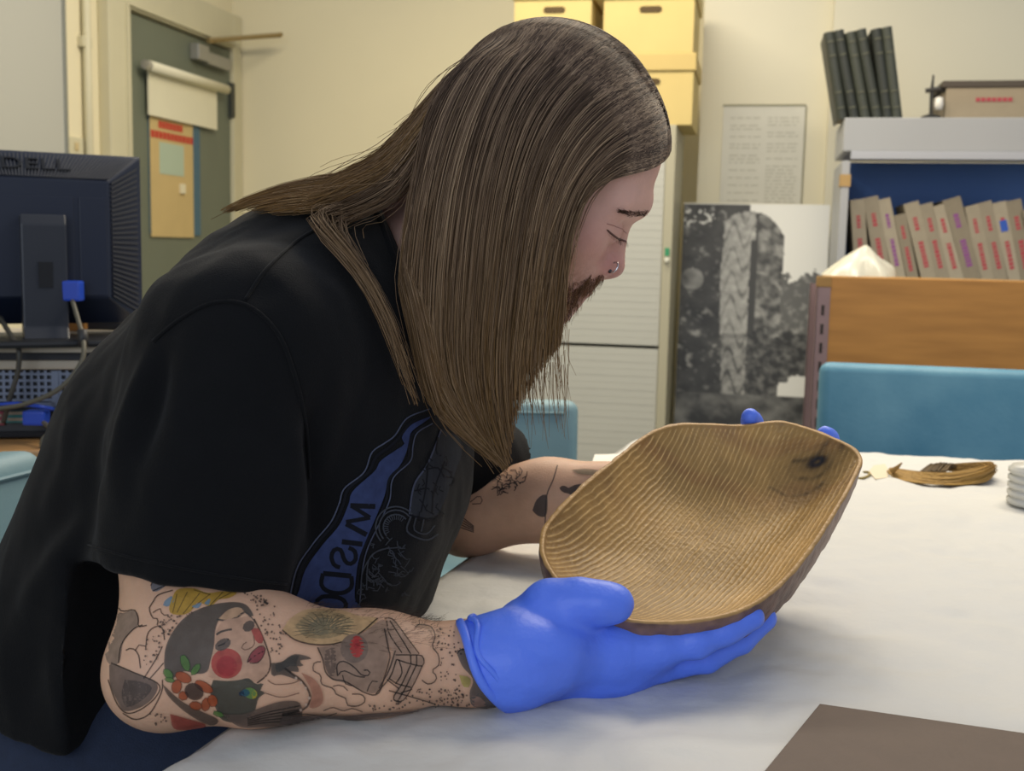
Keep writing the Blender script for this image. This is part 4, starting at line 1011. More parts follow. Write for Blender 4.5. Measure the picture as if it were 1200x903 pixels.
lo, hi = bounds([P3(120, 900, .76), P3(600, 560, 1.38), P3(425, 332, MIDY), P3(0, 700, 1.2)], .10); lo[0] -= .05; lo[2] -= .03
PS, FS = shirt.mesh(lo, hi, .0042); PS = relax(PS, FS, 2, .5); NS = vnormals(PS, FS)
SL0, SL1 = P3(290, 415, .862), P3(219, 725, .822)
def folds(P):
    out = np.zeros(len(P)); ax = SL1 - SL0; axn = ax / np.linalg.norm(ax)
    for i, p in enumerate(P):
        q = (p[0] * 1.0 + p[2] * .35, p[1] * .8, p[2] * .45 - p[0] * .3)
        d = .0042 * noise.noise((q[0] * 11, q[1] * 9, q[2] * 9)) + .0032 * (.4 - abs(noise.noise((q[0] * 16 + 3, q[1] * 12, q[2] * 11)))) + .0011 * noise.noise((p[0] * 45, p[1] * 45, p[2] * 30))
        out[i] = d
    return out
PS = PS + NS * (folds(PS) * 1.5)[:, None]
# folds pulling from armpit and shoulder
def crease(P, N, a, b, w, depth):
    a = np.array(a); b = np.array(b); ab = b - a; t = np.clip(((P - a) @ ab) / (ab @ ab), 0, 1); d = np.linalg.norm(P - (a + t[:, None] * ab), axis=1)
    return P + N * (depth * np.exp(-(d / w) ** 2) * np.sin(np.clip(t, .02, .98) * math.pi) ** .5)[:, None]
def sp(x, y):       # point on the shirt seen at this pixel
    h = BV.ray_cast(Vector(C0), Vector(ray(x, y)).normalized()); return np.array(h[0]) if h[0] else at(x, y, .85)
BV = BVHTree.FromPolygons([tuple(p) for p in PS], [tuple(f) for f in FS])
for (x0, y0, x1, y1, w, d) in [(195, 395, 150, 600, .012, -.010), (178, 410, 128, 560, .010, .006), (365, 470, 372, 640, .012, -.010), (350, 500, 330, 690, .012, .005), (285, 480, 240, 600, .014, -.004), (270, 560, 300, 680, .012, -.004), (400, 470, 350, 640, .012, .004),
                                (130, 520, 40, 640, .014, -.005), (110, 600, 20, 720, .014, .005), (60, 720, 20, 850, .02, -.006), (110, 660, 80, 820, .014, -.007), (220, 300, 170, 400, .014, .004), (330, 330, 290, 352, .01, -.003)]:
    PS = crease(PS, NS, sp(x0, y0), sp(x1, y1), w, d)
me = np_mesh('tshirt', PS, FS)
m_shirt = mat('tshirt_black_cotton', '#0d0e10', .88, .12, 60, .25, 900, sheen=.05, spec=.15)
tshirt = child('tshirt', me, m_shirt); tshirt['label'] = 'black cotton t-shirt with a blue chest print'
BV = BVHTree.FromPolygons([tuple(p) for p in PS], [tuple(f) for f in FS])
def seam(name, pts, r, lift=.0005):
    q = []
    for x, y in crom(np.array(pts, float), 40): 
        h = BV.ray_cast(Vector(C0), Vector(ray(x, y)).normalized())
        if h[0]: q.append(np.array(h[0] + h[1] * lift))
    if len(q) > 3: o = MB().tube(q, r, 6).build(name, m_shirt, tshirt, 0, True)
seam('sleeve_seam', [(180, 400), (210, 375), (250, 355), (290, 358), (325, 390), (345, 440), (358, 500), (362, 560)], .0016)
seam('shoulder_seam', [(287, 352), (310, 318), (345, 285), (372, 268)], .0014)
seam('hem_stitch', [(104, 638), (150, 652), (225, 668), (300, 680), (335, 684)], .0009)
# chest print
pr_ = Print(BV, .0008, .03)
BLU, NAV, OUT, GRY = lin('#313c60'), lin('#0d1018'), lin('#4a5062'), lin('#2a2e34')
GR2 = lin('#3d4147')
pr_.fill([(505, 487), (482, 497), (470, 512), (473, 520), (462, 528), (445, 540), (438, 552), (413, 575), (408, 590), (397, 615), (376, 640), (358, 665), (350, 690), (345, 716), (420, 716), (415, 700), (417, 672), (420, 655), (425, 640), (440, 605), (450, 580), (455, 560), (468, 545), (475, 530), (478, 518), (482, 505), (500, 492)], BLU)
for off in (0, 5):
    pr_.line([(505 - off * .5, 484 - off), (481 - off, 495 - off), (467 - off, 512 - off * .4), (455 - off, 524 - off), (440 - off, 535 - off), (431 - off, 553), (408 - off, 572), (402 - off, 590), (392 - off, 612), (370 - off, 638), (352 - off, 665), (342 - off, 705)], 1.6 if off else 3.4, OUT if off else NAV)
for off in (0, 4):
    pr_.line([(506, 492 + off), (484 + off, 507), (479 + off, 522), (476 + off, 540), (456 + off, 560), (452 + off, 585), (441 + off, 610), (426 + off, 642), (420 + off, 668), (417 + off, 705)], 3.0 if off == 0 else 1.4, NAV if off == 0 else OUT)
# the letters W I S D O read up the band
cw_ = 6.0
pr_.line([(439, 593), (410, 592)], cw_, NAV); pr_.line([(411, 592), (433, 606)], cw_ * .8, NAV); pr_.line([(433, 606), (405, 611)], cw_ * .8, NAV); pr_.line([(405, 613), (429, 626)], cw_, NAV)
pr_.line([(424, 637), (400, 634)], cw_, NAV)
pr_.line([(408, 641), (415, 645), (416, 655), (409, 660), (403, 655), (399, 644), (392, 643), (388, 651), (391, 661), (398, 664)], cw_ * .85, NAV)
pr_.line([(378, 671), (411, 674)], cw_, NAV); pr_.line([(411, 674), (411, 687), (400, 694), (384, 692), (376, 684), (378, 671)], cw_ * .85, NAV)
pr_.line([(370, 704), (378, 698), (395, 699), (404, 705), (402, 714), (385, 717), (371, 712)], cw_ * .85, NAV, closed=True)
# hammer-like motif with block texture and tendrils
pr_.fill([(516, 503), (508, 525), (500, 545), (488, 562), (482, 580), (480, 600), (492, 605), (508, 606), (518, 590), (526, 570), (534, 548), (540, 530), (536, 512)], GRY)
rr = random.Random(11)
for (pts) in [[(516, 503), (508, 525), (498, 547), (486, 564), (481, 582), (479, 602)], [(479, 602), (495, 608), (512, 604)], [(512, 512), (510, 530), (520, 535)], [(498, 550), (512, 548), (520, 560)], [(484, 575), (500, 572), (508, 580)], [(500, 545), (498, 570), (492, 600)], [(520, 540), (508, 572), (505, 600)]]:
    pr_.line(pts, 2.0, NAV if len(pts) < 5 else OUT)
for _ in range(26):
    x = rr.uniform(486, 530); y = rr.uniform(520, 600)
    if abs((x - 508) + (y - 555) * .5) < 22: pr_.line([(x, y), (x + rr.uniform(-5, 7), y + rr.uniform(3, 9)), (x + rr.uniform(-2, 9), y + rr.uniform(6, 14))], 1.5, NAV)
for (cx, cy, r0) in [(463, 617, 20), (463, 617, 24), (463, 617, 15)]:
    pr_.line([(cx + r0 * math.cos(t), cy + r0 * math.sin(t)) for t in np.linspace(2.4, 5.6, 12)], 1.7, GR2)
for t in np.linspace(2.6, 5.4, 14): pr_.line([(463 + 9 * math.cos(t), 617 + 9 * math.sin(t)), (463 + 15 * math.cos(t), 617 + 15 * math.sin(t))], 1.0, GR2)
pr_.line([(480, 604), (476, 622), (498, 632), (512, 625)], 2.0, GR2); pr_.line([(486, 606), (484, 620), (498, 625), (508, 615)], 1.6, GR2); pr_.line([(495, 608), (492, 622)], 1.6, GR2)
for _ in range(42):
    x = rr.uniform(424, 478); y = rr.uniform(636, 700)
    if x - 424 > (y - 640) * -.1:
        pts = [(x, y)]
        for k in range(4): pts.append((pts[-1][0] + rr.uniform(-7, 7), pts[-1][1] + rr.uniform(-6, 6)))
        pr_.line(pts, 1.1, GR2)
pr_.line([(468, 640), (440, 645), (424, 668), (422, 695)], 1.3, GR2); pr_.line([(455, 640), (432, 652), (428, 690)], 1.3, GR2)
cp_ = pr_.build('chest_print', mat('print_ink_matte', '#3d4d78', .8, .2, 150, attr='col', spec=.2), tshirt); cp_['label'] = 'faded blue band print with the letters WISDO'

# ---------------------------------------------------------------- jeans and shoes
jeans = SDF(); hipx = P3(120, 890, .80)[0] - .02
hip_n = np.array([hipx - .05, .95, .60]); hip_f = np.array([hipx - .05, 1.10, .60])
jeans.cone(hip_n, .15, hip_f, .15, .05)
for hp_, kn_, an in ((hip_n, np.array([.06, .84, .54]), np.array([.02, .84, .12])), (hip_f, np.array([.10, 1.20, .54]), np.array([.05, 1.2, .12]))):
    jeans.chain([(hp_ + np.array([.04, 0, .03]), .125), ((hp_ + kn_) / 2 + np.array([0, 0, .01]), .095), (kn_, .072), (an, .058)], .04)
lo, hi = bounds([hip_n, hip_f, [.1, .84, .12], [.1, 1.2, .6]], .17); PJ, FJ = jeans.mesh(lo, hi, .008)
NJ = vnormals(PJ, FJ); PJ = PJ + NJ * np.array([.004 * noise.noise(tuple(p * 14)) for p in PJ])[:, None]
jm = child('jeans', np_mesh('jeans', PJ, FJ), mat('denim_navy', '#1d2940', .85, .2, 120, .2, 700)); jm['label'] = 'dark blue denim jeans'
for yy, xx in ((.84, .02), (1.2, .05)):
    shs = SDF(); shs.cone((xx - .03, yy, .05), .045, (xx + .15, yy, .04), .04, .03); shs.cone((xx, yy, .06), .045, (xx, yy, .15), .045, .03); shs.plane((0, 0, .006), (0, 0, -1), .004)
    P_, F_2 = shs.mesh((xx - .12, yy - .09, -.01), (xx + .24, yy + .09, .21), .006); child('shoe', np_mesh('shoe', P_, F_2), mat('shoe_black', '#17181a', .5))

# ---------------------------------------------------------------- gloves
m_glove = mat('nitrile_blue', '#5b80f2', .45, .04, 30, .18, 160, sss=.05, spec=.45)
gl = SDF()
wr0 = WN; 
gl.chain([(atz(560, 777, TZ + .034), .0315), (atz(600, 772, TZ + .036), .0330), (atz(640, 765, TZ + .038), .0320)], .02)
KI = at(770, 757, .850); KM = at(772, 778, .868); KR_ = at(765, 778, .892); KP = at(752, 772, .915)
PB = at(640, 752, .862)
gl.chain([(PB, .033), (at(700, 764, .862), .0255), (KI, .0175)], .035)
gl.chain([(at(625, 785, .855), .026), (at(700, 784, .865), .022), (KM, .0135)], .02)
gl.chain([(at(640, 770, .885), .026), (at(700, 772, .89), .02), (KR_, .013)], .02); gl.chain([(at(640, 765, .90), .022), (KP, .012)], .02)
gl.chain([(KI, .0150), (at(815, 752, .850), .0125), (at(850, 738, .856), .0110), (at(882, 723, .862), .0098)], .006)
gl.chain([(KM, .0130), (at(828, 770, .872), .0118), (at(868, 750, .882), .0108), (at(897, 724, .890), .0098)], .004)
gl.chain([(KR_, .0125), (at(815, 762, .900), .0115), (at(850, 742, .915), .0105), (at(872, 722, .925), .0095)], .004)
gl.chain([(KP, .0115), (at(795, 755, .930), .0105), (at(820, 738, .945), .0095), (at(835, 725, .952), .0085)], .004)
gl.chain([(at(612, 742, .860), .024), (at(645, 710, .838), .0185), (at(680, 704, .832), .0145), (at(706, 706, .830), .0135), (at(722, 707, .830), .0128)], .012)
cd = (atz(600, 772, TZ + .036) - atz(540, 778, TZ + .032)); cd /= np.linalg.norm(cd); cpn = at(563, 775, atz(560, 777, TZ + .034)[1])
cd2 = cd + np.array([0, 0, .42]); cd2 /= np.linalg.norm(cd2)
gl.plane(cpn, -cd2, .002)
lo, hi = bounds([WN, at(900, 724, .89), at(640, 700, .83), at(640, 800, .93), at(835, 725, .952)], .045)
PG, FG = gl.mesh(lo, hi, .0017); PG = relax(PG, FG, 2, .5); NG = vnormals(PG, FG)
wr = np.array([noise.noise((p[0] * 50 + p[2] * 30, p[1] * 40, p[2] * 90)) * .0010 + noise.noise(tuple(p * 18)) * .0009 for p in PG]); PG += NG * wr[:, None]
glove = child('glove', np_mesh('glove', PG, FG), m_glove); glove['label'] = 'blue nitrile glove cradling the bowl from below'
# rolled cuff
e1 = np.cross(cd2, [0, 1, 0]); e1 /= np.linalg.norm(e1); e2 = np.cross(cd2, e1); ring = []
ax0 = cpn
for i in range(48):
    a_ = 2 * math.pi * i / 48; d_ = e1 * math.cos(a_) + e2 * math.sin(a_); lo_, hi_ = .0, .07
    for _ in range(24):
        md = (lo_ + hi_) / 2
        if min(gl.p[q][0](*(ax0 + d_ * md)) for q in range(3)) < 0: lo_ = md
        else: hi_ = md
    ring.append(ax0 + d_ * (lo_ + .0008) + cd2 * .0015 * math.sin(a_ * 3))
MBc = MB().tube(ring + ring[:1], .0036, 10, False); o = MBc.build('rolled_cuff', m_glove, None, 0, True); o.parent = glove
ring2 = [p + cd2 * (.008 + .003 * math.sin(i * .6)) + (p - ax0) * .01 for i, p in enumerate(ring)]
o = MB().tube(ring2 + ring2[:1], .0022, 8, False).build('cuff_fold', m_glove, None, 0, True); o.parent = glove
# far glove: palm behind the bowl, fingers hooked over the far rim
g2 = SDF()
dirF = W_f - E_f; dirF /= np.linalg.norm(dirF)
g2.chain([(W_f - dirF * .02, .0335), (W_f + dirF * .02, .034), (P3(850, 560, 1.135), .032)], .02)
g2.chain([(P3(850, 560, 1.135), .030), (P3(885, 535, 1.125), .020)], .02); g2.chain([(P3(850, 575, 1.13), .028), (P3(950, 560, 1.10), .020)], .02)
g2.chain([(P3(880, 540, 1.125), .014), (P3(890, 510, 1.110), .012), (P3(881, 494, 1.085), .0095), (P3(879, 488, 1.075), .0085)], .006)
g2.chain([(P3(945, 560, 1.105), .013), (P3(975, 535, 1.09), .0115), (P3(970, 514, 1.068), .0095), (P3(967, 509, 1.060), .0085)], .006)
g2.chain([(P3(920, 550, 1.115), .013), (P3(935, 530, 1.10), .0115), (P3(930, 516, 1.085), .0095)], .006)
g2.chain([(P3(950, 585, 1.09), .0125), (P3(985, 565, 1.075), .0105), (P3(985, 548, 1.06), .009)], .006)
g2.chain([(P3(820, 560, 1.14), .017), (P3(815, 530, 1.115), .013), (P3(818, 512, 1.095), .0105)], .008)
lo, hi = bounds([W_f, P3(985, 600, 1.06), P3(818, 500, 1.09), P3(880, 480, 1.15)], .05); P_, F_2 = g2.mesh(lo, hi, .0024); P_ = relax(P_, F_2, 2, .5)
o = child('glove', np_mesh('glove', P_, F_2), m_glove); o['label'] = 'blue glove of the far hand, fingertips over the far rim of the bowl'

# ---------------------------------------------------------------- hair
m_hair = mat('hair_brown', '#5a4028', .55, attr='hcol', spec=.22)
def solid(P, dmin, extra=None):            # keep hair outside head and shirt
    for _ in range(3):
        for S, dm in ((head, dmin), (shirt, .009 + (extra if extra is not None else .004))):
            d = S(P); bad = d < dm
            if bad.any():
                Q = P[bad]; e = .002; g = np.stack([S(Q + np.eye(3)[i] * e) - S(Q - np.eye(3)[i] * e) for i in range(3)], 1); g /= np.linalg.norm(g, axis=1, keepdims=True) + 1e-9
                P[bad] = Q + g * np.minimum((dm if np.isscalar(dm) else dm[bad]) - d[bad], .012)[:, None]
    return P
def G(l): return np.array([at(*p) for p in l])
front = [
 [(778, 172, 1.015), (752, 188, .985), (720, 205, .955), (692, 226, .938), (676, 258, .930), (668, 290, .928), (663, 325, .930), (660, 360, .932), (657, 385, .935), (655, 402, .937)],
 [(779, 152, 1.015), (747, 169, .975), (710, 192, .948), (682, 222, .932), (664, 265, .924), (656, 305, .922), (651, 345, .924), (647, 380, .928), (645, 400, .932), (644, 418, .935)],
 [(766, 120, 1.015), (730, 140, .965), (690, 175, .938), (662, 220, .922), (645, 275, .918), (637, 322, .916), (631, 365, .92), (627, 400, .924), (625, 425, .928), (624, 446, .932)],
 [(748, 90, 1.015), (700, 112, .958), (660, 155, .93), (634, 212, .915), (620, 275, .912), (612, 335, .912), (606, 390, .916), (603, 430, .92), (602, 460, .925), (604, 490, .93)],
 [(712, 60, 1.015), (660, 86, .955), (622, 136, .926), (598, 205, .912), (585, 275, .909), (577, 345, .91), (572, 405, .914), (574, 455, .92), (582, 500, .925), (594, 542, .93)],
 [(672, 40, 1.015), (618, 70, .953), (582, 128, .926), (558, 205, .912), (546, 280, .909), (540, 350, .910), (538, 410, .914), (545, 460, .918), (565, 505, .925), (590, 545, .93)],
 [(640, 32, 1.015), (580, 66, .953), (545, 126, .928), (520, 205, .914), (508, 280, .908), (503, 350, .906), (504, 410, .908), (516, 455, .912), (545, 500, .92), (583, 540, .93)],
 [(615, 32, 1.015), (555, 70, .955), (515, 132, .932), (493, 210, .916), (482, 280, .908), (477, 345, .904), (480, 400, .904), (494, 448, .908), (525, 490, .916), (572, 532, .926)],
 [(600, 36, 1.015), (535, 80, .96), (500, 140, .938), (483, 215, .92), (473, 290, .908), (469, 350, .902), (472, 400, .902), (484, 440, .906), (512, 480, .914), (555, 518, .924)]]
back = [
 [(605, 36, 1.02), (540, 76, 1.01), (492, 128, 1.005), (452, 174, .995), (402, 204, .985), (350, 230, .975), (312, 246, .965), (276, 262, .96)],
 [(605, 38, 1.01), (537, 84, .985), (492, 138, .972), (452, 182, .962), (404, 210, .955), (352, 236, .948), (314, 252, .94), (280, 268, .935)],
 [(605, 42, 1.005), (535, 92, .965), (492, 150, .948), (455, 194, .94), (410, 216, .932), (358, 236, .925), (322, 250, .918), (300, 262, .912)],
 [(605, 46, 1.0), (535, 100, .955), (494, 160, .938), (460, 206, .928), (420, 228, .92), (375, 245, .91), (345, 256, .90), (325, 262, .895)]]
lock = [
 [(605, 44, 1.0), (534, 98, .955), (492, 158, .938), (458, 205, .926), (420, 228, .918), (372, 250, .900), (362, 266, .888), (382, 290, .872), (404, 330, .868), (432, 388, .872), (459, 432, .878), (482, 468, .882)],
 [(605, 48, 1.0), (536, 104, .952), (496, 168, .934), (465, 216, .924), (432, 238, .914), (394, 256, .898), (378, 272, .886), (392, 305, .874), (412, 350, .872), (438, 400, .876), (462, 440, .88), (484, 470, .884)],
 [(605, 50, 1.0), (538, 110, .950), (500, 178, .930), (474, 228, .922), (448, 246, .914), (415, 258, .902), (396, 272, .892), (403, 310, .878), (420, 355, .876), (444, 405, .879), (466, 440, .882), (488, 468, .886)]]
def surf_pt(Gs, a, n):
    k = len(Gs); a = min(max(a, 0), k - 1.0001); i = int(a); f = a - i
    p0, p1, p2, p3 = Gs[max(i - 1, 0)], Gs[i], Gs[i + 1], Gs[min(i + 2, k - 1)]
    return .5 * (2 * p1 + (p2 - p0) * f + (2 * p0 - 5 * p1 + 4 * p2 - p3) * f * f + (3 * p1 - p0 - 3 * p2 + p3) * f ** 3)
def sheet(Gs, m, inset, dmin):
    rows_ = np.array([surf_pt(Gs, a, 0) for a in np.linspace(0, len(Gs) - 1, m)]); k = rows_.shape[1]
    P = rows_.reshape(-1, 3); P = solid(P.copy(), dmin)
    ii = np.arange(m - 1)[:, None] * k + np.arange(k - 1)[None, :]; F = np.stack([ii, ii + 1, ii + k + 1, ii + k], 2).reshape(-1, 4)
    return P, F, rows_.shape
HB = [np.array(lin(c)) for c in ('#392c25', '#564639', '#715d4c', '#8c7660', '#a58d72')]
GOLD = np.array(lin('#9a7438')); rg = np.random.default_rng(3)
Vall = []; Fall = []; Call = []; vb = 0
def emit(V, F, Cc):
    global vb
    Vall.append(V); Fall.append(F + vb); Call.append(Cc); vb += len(V)
def family(guides, count, depth, gold, npts=22, mirror=False, tip=.14, wisp=.06, dmin=.0065, layer0=0., nosheet=False, drift=.16):
    Gs = [crom(G(g), npts) for g in guides]
    if mirror:
        Gs = [np.c_[q[:, 0], 2 * MIDY - q[:, 1], q[:, 2]] for q in Gs]
    sgn = 1 if mirror else -1
    P, F, shp = sheet(Gs, 60, 0, .0018)
    P[:, 1] -= sgn * .004; tcol = np.tile(np.linspace(0, 1, shp[1]), shp[0])
    keep = tcol[F].max(1) < (.80 if gold < .7 else .55)
    if nosheet: keep = tcol[F].max(1) < .3
    cb = np.outer(1 - np.clip((tcol - .3) / .7, 0, 1) * gold, HB[0]) + np.outer(np.clip((tcol - .3) / .7, 0, 1) * gold, GOLD * .45); emit(P, F[keep], cb)
    S = []; Rr = []; Cs = []
    clump_c = rg.uniform(0, 1, 70); 
    for i in range(count):
        a = rg.uniform(-.02, len(Gs) - 1 + .02); ci = int(np.clip(a / (len(Gs) - 1) * 69, 0, 69))
        t = np.linspace(0, 1, npts); a2 = a + rg.normal() * drift; tb = (t ** 1.3)[:, None]; s = surf_pt(Gs, a, 0) * (1 - tb) + surf_pt(Gs, a2, 0) * tb
        end = 1 - tip * rg.random() ** 1.5; s = resamp(s[:max(5, int(round(npts * end)))], npts)
        cl_a = (math.floor(a2 * 7) + .5 + .5 * math.sin(math.floor(a2 * 7) * 2.3)) / 7; sc = surf_pt(Gs, min(max(cl_a, 0), len(Gs) - 1), 0); pull = .55 * np.clip((t - .35) / .65, 0, 1)[:, None] * rg.uniform(.2, 1)
        s = s * (1 - pull) + resamp(sc[:max(5, int(round(npts * end)))], npts) * pull
        off = layer0 + depth * (rg.random() - .35); ph = rg.uniform(0, 6.28, 3); wv = wisp * .02 * np.sin(t[:, None] * rg.uniform(3, 8) + ph) * t[:, None]
        if rg.random() < .05: wv = wv * 3.5
        s = s + wv; s[:, 1] += sgn * off * np.clip(t * 4, .15, 1)
        S.append(s); Rr.append(rg.uniform(.00028, .00055))
        # colour goes by lock so that lighter and darker bands show
        tone = .46 + .22 * math.sin(a * 17 + 3 * math.sin(a * 5)) + .18 * math.sin(a2 * 41 + 2 * math.sin(a * 13)) + .26 * rg.normal(); tone = min(max(tone, 0), .999) * 3.999; k = int(tone); f = tone - k
        c0 = HB[k] * (1 - f) + HB[k + 1] * f; gm = np.clip((t - .25) / .75, 0, 1)[:, None] * gold * rg.uniform(.5, 1); Cs.append(c0 * (1 - gm) + GOLD * rg.uniform(.5, 1.1) * gm)
    A = np.vstack(S); A = solid(A, dmin, np.repeat(rg.uniform(0, .012 if gold < .8 else .004, len(S)), npts)); S = list(A.reshape(len(S), npts, 3))
    V, F2, Cc = strand_mesh(S, Rr, Cs); emit(V, F2, Cc)
family(front, 4600, .016, .6, wisp=.10)
family(back, 1700, .007, .85, npts=18, tip=.5, wisp=.16)
family(lock, 150, .008, .45, npts=24, tip=.42, wisp=.16, nosheet=True, drift=.4)
family(front, 900, .010, .35, mirror=True); family(back, 500, .010, .8, npts=18, mirror=True)
# stray hairs and thin hanging tips
S = []; Rr = []; Cs = []
for i in range(90):
    x = rg.uniform(600, 668); y0 = rg.uniform(380, 440); y1 = y0 + rg.uniform(40, 95); Y = rg.uniform(.925, .955); dx = rg.uniform(-4, 12)
    cxl = round((x - 600) / 9) * 9 + 600
    s = G([(x, y0, Y), (x * .6 + cxl * .4 + dx * .2, (y0 + y1) / 2, Y), (x * .35 + cxl * .65 + dx, min(y1, 545), Y)]); S.append(crom(s, 10)); Rr.append(.0003); Cs.append(HB[2] * .6 + GOLD * .35)
for i in range(40):
    x = rg.uniform(600, 790); a = rg.uniform(0, 1); t0 = rg.uniform(600, 775)
    yb = np.interp(t0, [600, 640, 700, 750, 785], [38, 30, 52, 92, 155]); s = G([(t0, yb + 3, 1.0), (t0 - 25, yb - 3 + rg.uniform(-4, 4), .99), (t0 - 60, np.interp(t0 - 60, [500, 540, 600, 640, 700, 750, 785], [118, 74, 38, 30, 52, 92, 155]) - rg.uniform(-2, 6), .98)]); S.append(crom(s, 10)); Rr.append(.00018); Cs.append(HB[4])
V, F2, Cc = strand_mesh(S, Rr, Cs); emit(V, F2, Cc)
me = np_mesh('hair', np.vstack(Vall), np.vstack(Fall)); set_col(me, 'hcol', np.vstack(Call))
hair = child('hair', me, m_hair); hair['label'] = 'long straight brown hair hanging over the cheek and shoulder'

# ---------------------------------------------------------------- beard, brow, lashes, nose ring
BH = BVHTree.FromPolygons([tuple(p) for p in Ps[0]], [tuple(f) for f in Fs[0]])
PIN = Matrix.Translation(-Vector(E_n))
def on_head(p, lift=0.):
    q = BH.find_nearest(Vector(p)); return np.array(q[0] + q[1] * lift), np.array(q[1])
def face_px(x, y):              # the skin seen at this spot of the right side of the face
    h = BH.ray_cast(Vector(C0), Vector(ray(x, y)).normalized())
    return (np.array(h[0]), np.array(h[1])) if h[0] else on_head(at(x, y, .985))
def inpoly(P, x, y):
    c = False; j = len(P) - 1
    for i in range(len(P)):
        if (P[i][1] > y) != (P[j][1] > y) and x < (P[j][0] - P[i][0]) * (y - P[i][1]) / (P[j][1] - P[i][1]) + P[i][0]: c = not c
        j = i
    return c
def flip(v): return v * np.array([1, -1, 1.])
def mir(p): return np.array([p[0], 2 * MIDY - p[1], p[2]])
def tuft(name, poly, count, length, direction, cols, r=.00022, lay=.35):
    """short hairs growing from a patch of the face, on both sides"""
    S = []; Rr = []; Cs = []; a = np.array(poly); lo_, hi_ = a.min(0), a.max(0); k = 0
    while k < count:
        x, y = rg.uniform(lo_[0], hi_[0]), rg.uniform(lo_[1], hi_[1])
        if not inpoly(poly, x, y): continue
        q, n = face_px(x, y); d = np.array(direction) + n * rg.uniform(.1, lay) + rg.normal(size=3) * .16; d /= np.linalg.norm(d); l = length * rg.uniform(.5, 1.1)
        s = np.array([q - n * .0008, q + d * l * .5 + n * .0008, q + d * l - HU * l * .12]); c = cols[rg.integers(len(cols))] * rg.uniform(.7, 1.2)
        S += [s, np.array([mir(p) for p in s])]; Rr += [r, r]; Cs += [c, c]; k += 1
    V, F2, Cc = strand_mesh(S, Rr, Cs); me = np_mesh(name, V, F2); set_col(me, 'hcol', Cc); return child(name, me, m_hair)
bc_ = [np.array(lin(c)) for c in ('#6a4a34', '#80583a', '#8d6a48', '#4d3626')]
tuft('beard', [(676, 336), (655, 335), (640, 345), (640, 385), (656, 386), (672, 364), (684, 348)], 620, .010, -HU * .85 + HF * .2, bc_)
tuft('moustache', [(709, 319), (708, 331), (699, 341), (685, 344), (672, 340), (690, 328)], 330, .009, -HU * .75 - HF * .15 + HS * .25, bc_)
tuft('stubble', [(690, 326), (670, 330), (652, 318), (640, 330), (640, 345), (676, 340)], 260, .003, -HU * .9, bc_, .00016)
S = []; Rr = []; Cs = []
for k in range(380):
    t = rg.random(); ax_ = hp(.0795, .010, .008) * (1 - t) + hp(.064, -.004, .044) * t
    q, n = on_head(ax_ + (HF * (.95 - .5 * t) + HS * (.1 + .7 * t)) * .02 - HU * (.003 + rg.uniform(-.0042, .0042) * (1 - .6 * t) + .002 * t))
    d = -HF * .55 + HS * .55 - HU * .15 + n * .2 + rg.normal(size=3) * .12; d /= np.linalg.norm(d); l = .007 * rg.uniform(.6, 1.1)
    s_ = np.array([q - n * .0005, q + d * l * .5 + n * .0007, q + d * l + n * .0004]); c = bc_[3] * rg.uniform(.7, 1.4)
    S += [s_, np.array([mir(p) for p in s_])]; Rr += [.0002] * 2; Cs += [c, c]
V, F2, Cc = strand_mesh(S, Rr, Cs); me = np_mesh('eyebrow', V, F2); set_col(me, 'hcol', Cc); child('eyebrow', me, m_hair)
ec = hp(.0685, -.0245, .031)
def on_eye(phi, psi, k=1.0): return ec + (HF * .0145 * math.cos(phi) * math.cos(psi) + HS * .0155 * math.sin(phi) * math.cos(psi) - HU * .0135 * math.sin(psi)) * k
def skinline(pts, n):
    q = np.array([face_px(x, y)[0] for x, y in crom(np.array(pts, float), n)])
    for _ in range(6): q[1:-1] = (q[:-2] + q[1:-1] * 2 + q[2:]) / 4
    return [on_head(p, .0003)[0] for p in q]
lid = skinline([(711, 269), (718, 275), (726, 280), (734, 283)], 16)
fold = skinline([(711, 262), (719, 264), (727, 268), (734, 273)], 14)
for fl_ in (lambda p: p, mir):
    q = [fl_(p) for p in lid]; o = MB().tube(q, [.0004] + [.0008] * 14 + [.0004], 6).build('lid_line', mat('lid_line_brown', '#5a382f', .6), person, 0, True); o.matrix_parent_inverse = PIN
    o = MB().tube([fl_(p) for p in fold], .0003, 6).build('lid_fold', mat('lid_fold_rose', '#a4766c', .6), person, 0, True); o.matrix_parent_inverse = PIN
    S = [np.array([p, p + HF * .0022 - HU * .0012, p + HF * .0042 - HU * .0036]) for p in crom(np.array(q), 26)]
    V, F2, Cc = strand_mesh(S, [.00016] * 26, [HB[0]] * 26); me = np_mesh('eyelashes', V, F2); set_col(me, 'hcol', Cc); child('eyelashes', me, m_hair)
m_ring = mat('ring_steel', '#c8c8cc', .18, metal=1.0)
rc, _n = face_px(719, 313); rc = rc + HS * .0006
rg_ = [rc + HF * .0028 * math.cos(t) + HU * .0048 * math.sin(t) + HS * (.0022 * math.cos(t) + .0008) for t in np.linspace(-1.9, 2.4, 22)]
o = MB().tube(rg_, .0008, 8).build('nose_ring', m_ring, person, 0, True); o.matrix_parent_inverse = PIN; o['label'] = 'small steel nose ring with a ball'
bl_ = MB().lathe([(.0020 * math.sin(t), -.0020 * math.cos(t)) for t in np.linspace(.01, 3.13, 9)], 12, 'z', tuple(rg_[0])).build('ring_ball', mat('ring_ball_dark', '#4a4a4e', .2, metal=1.0), o, 0, True)
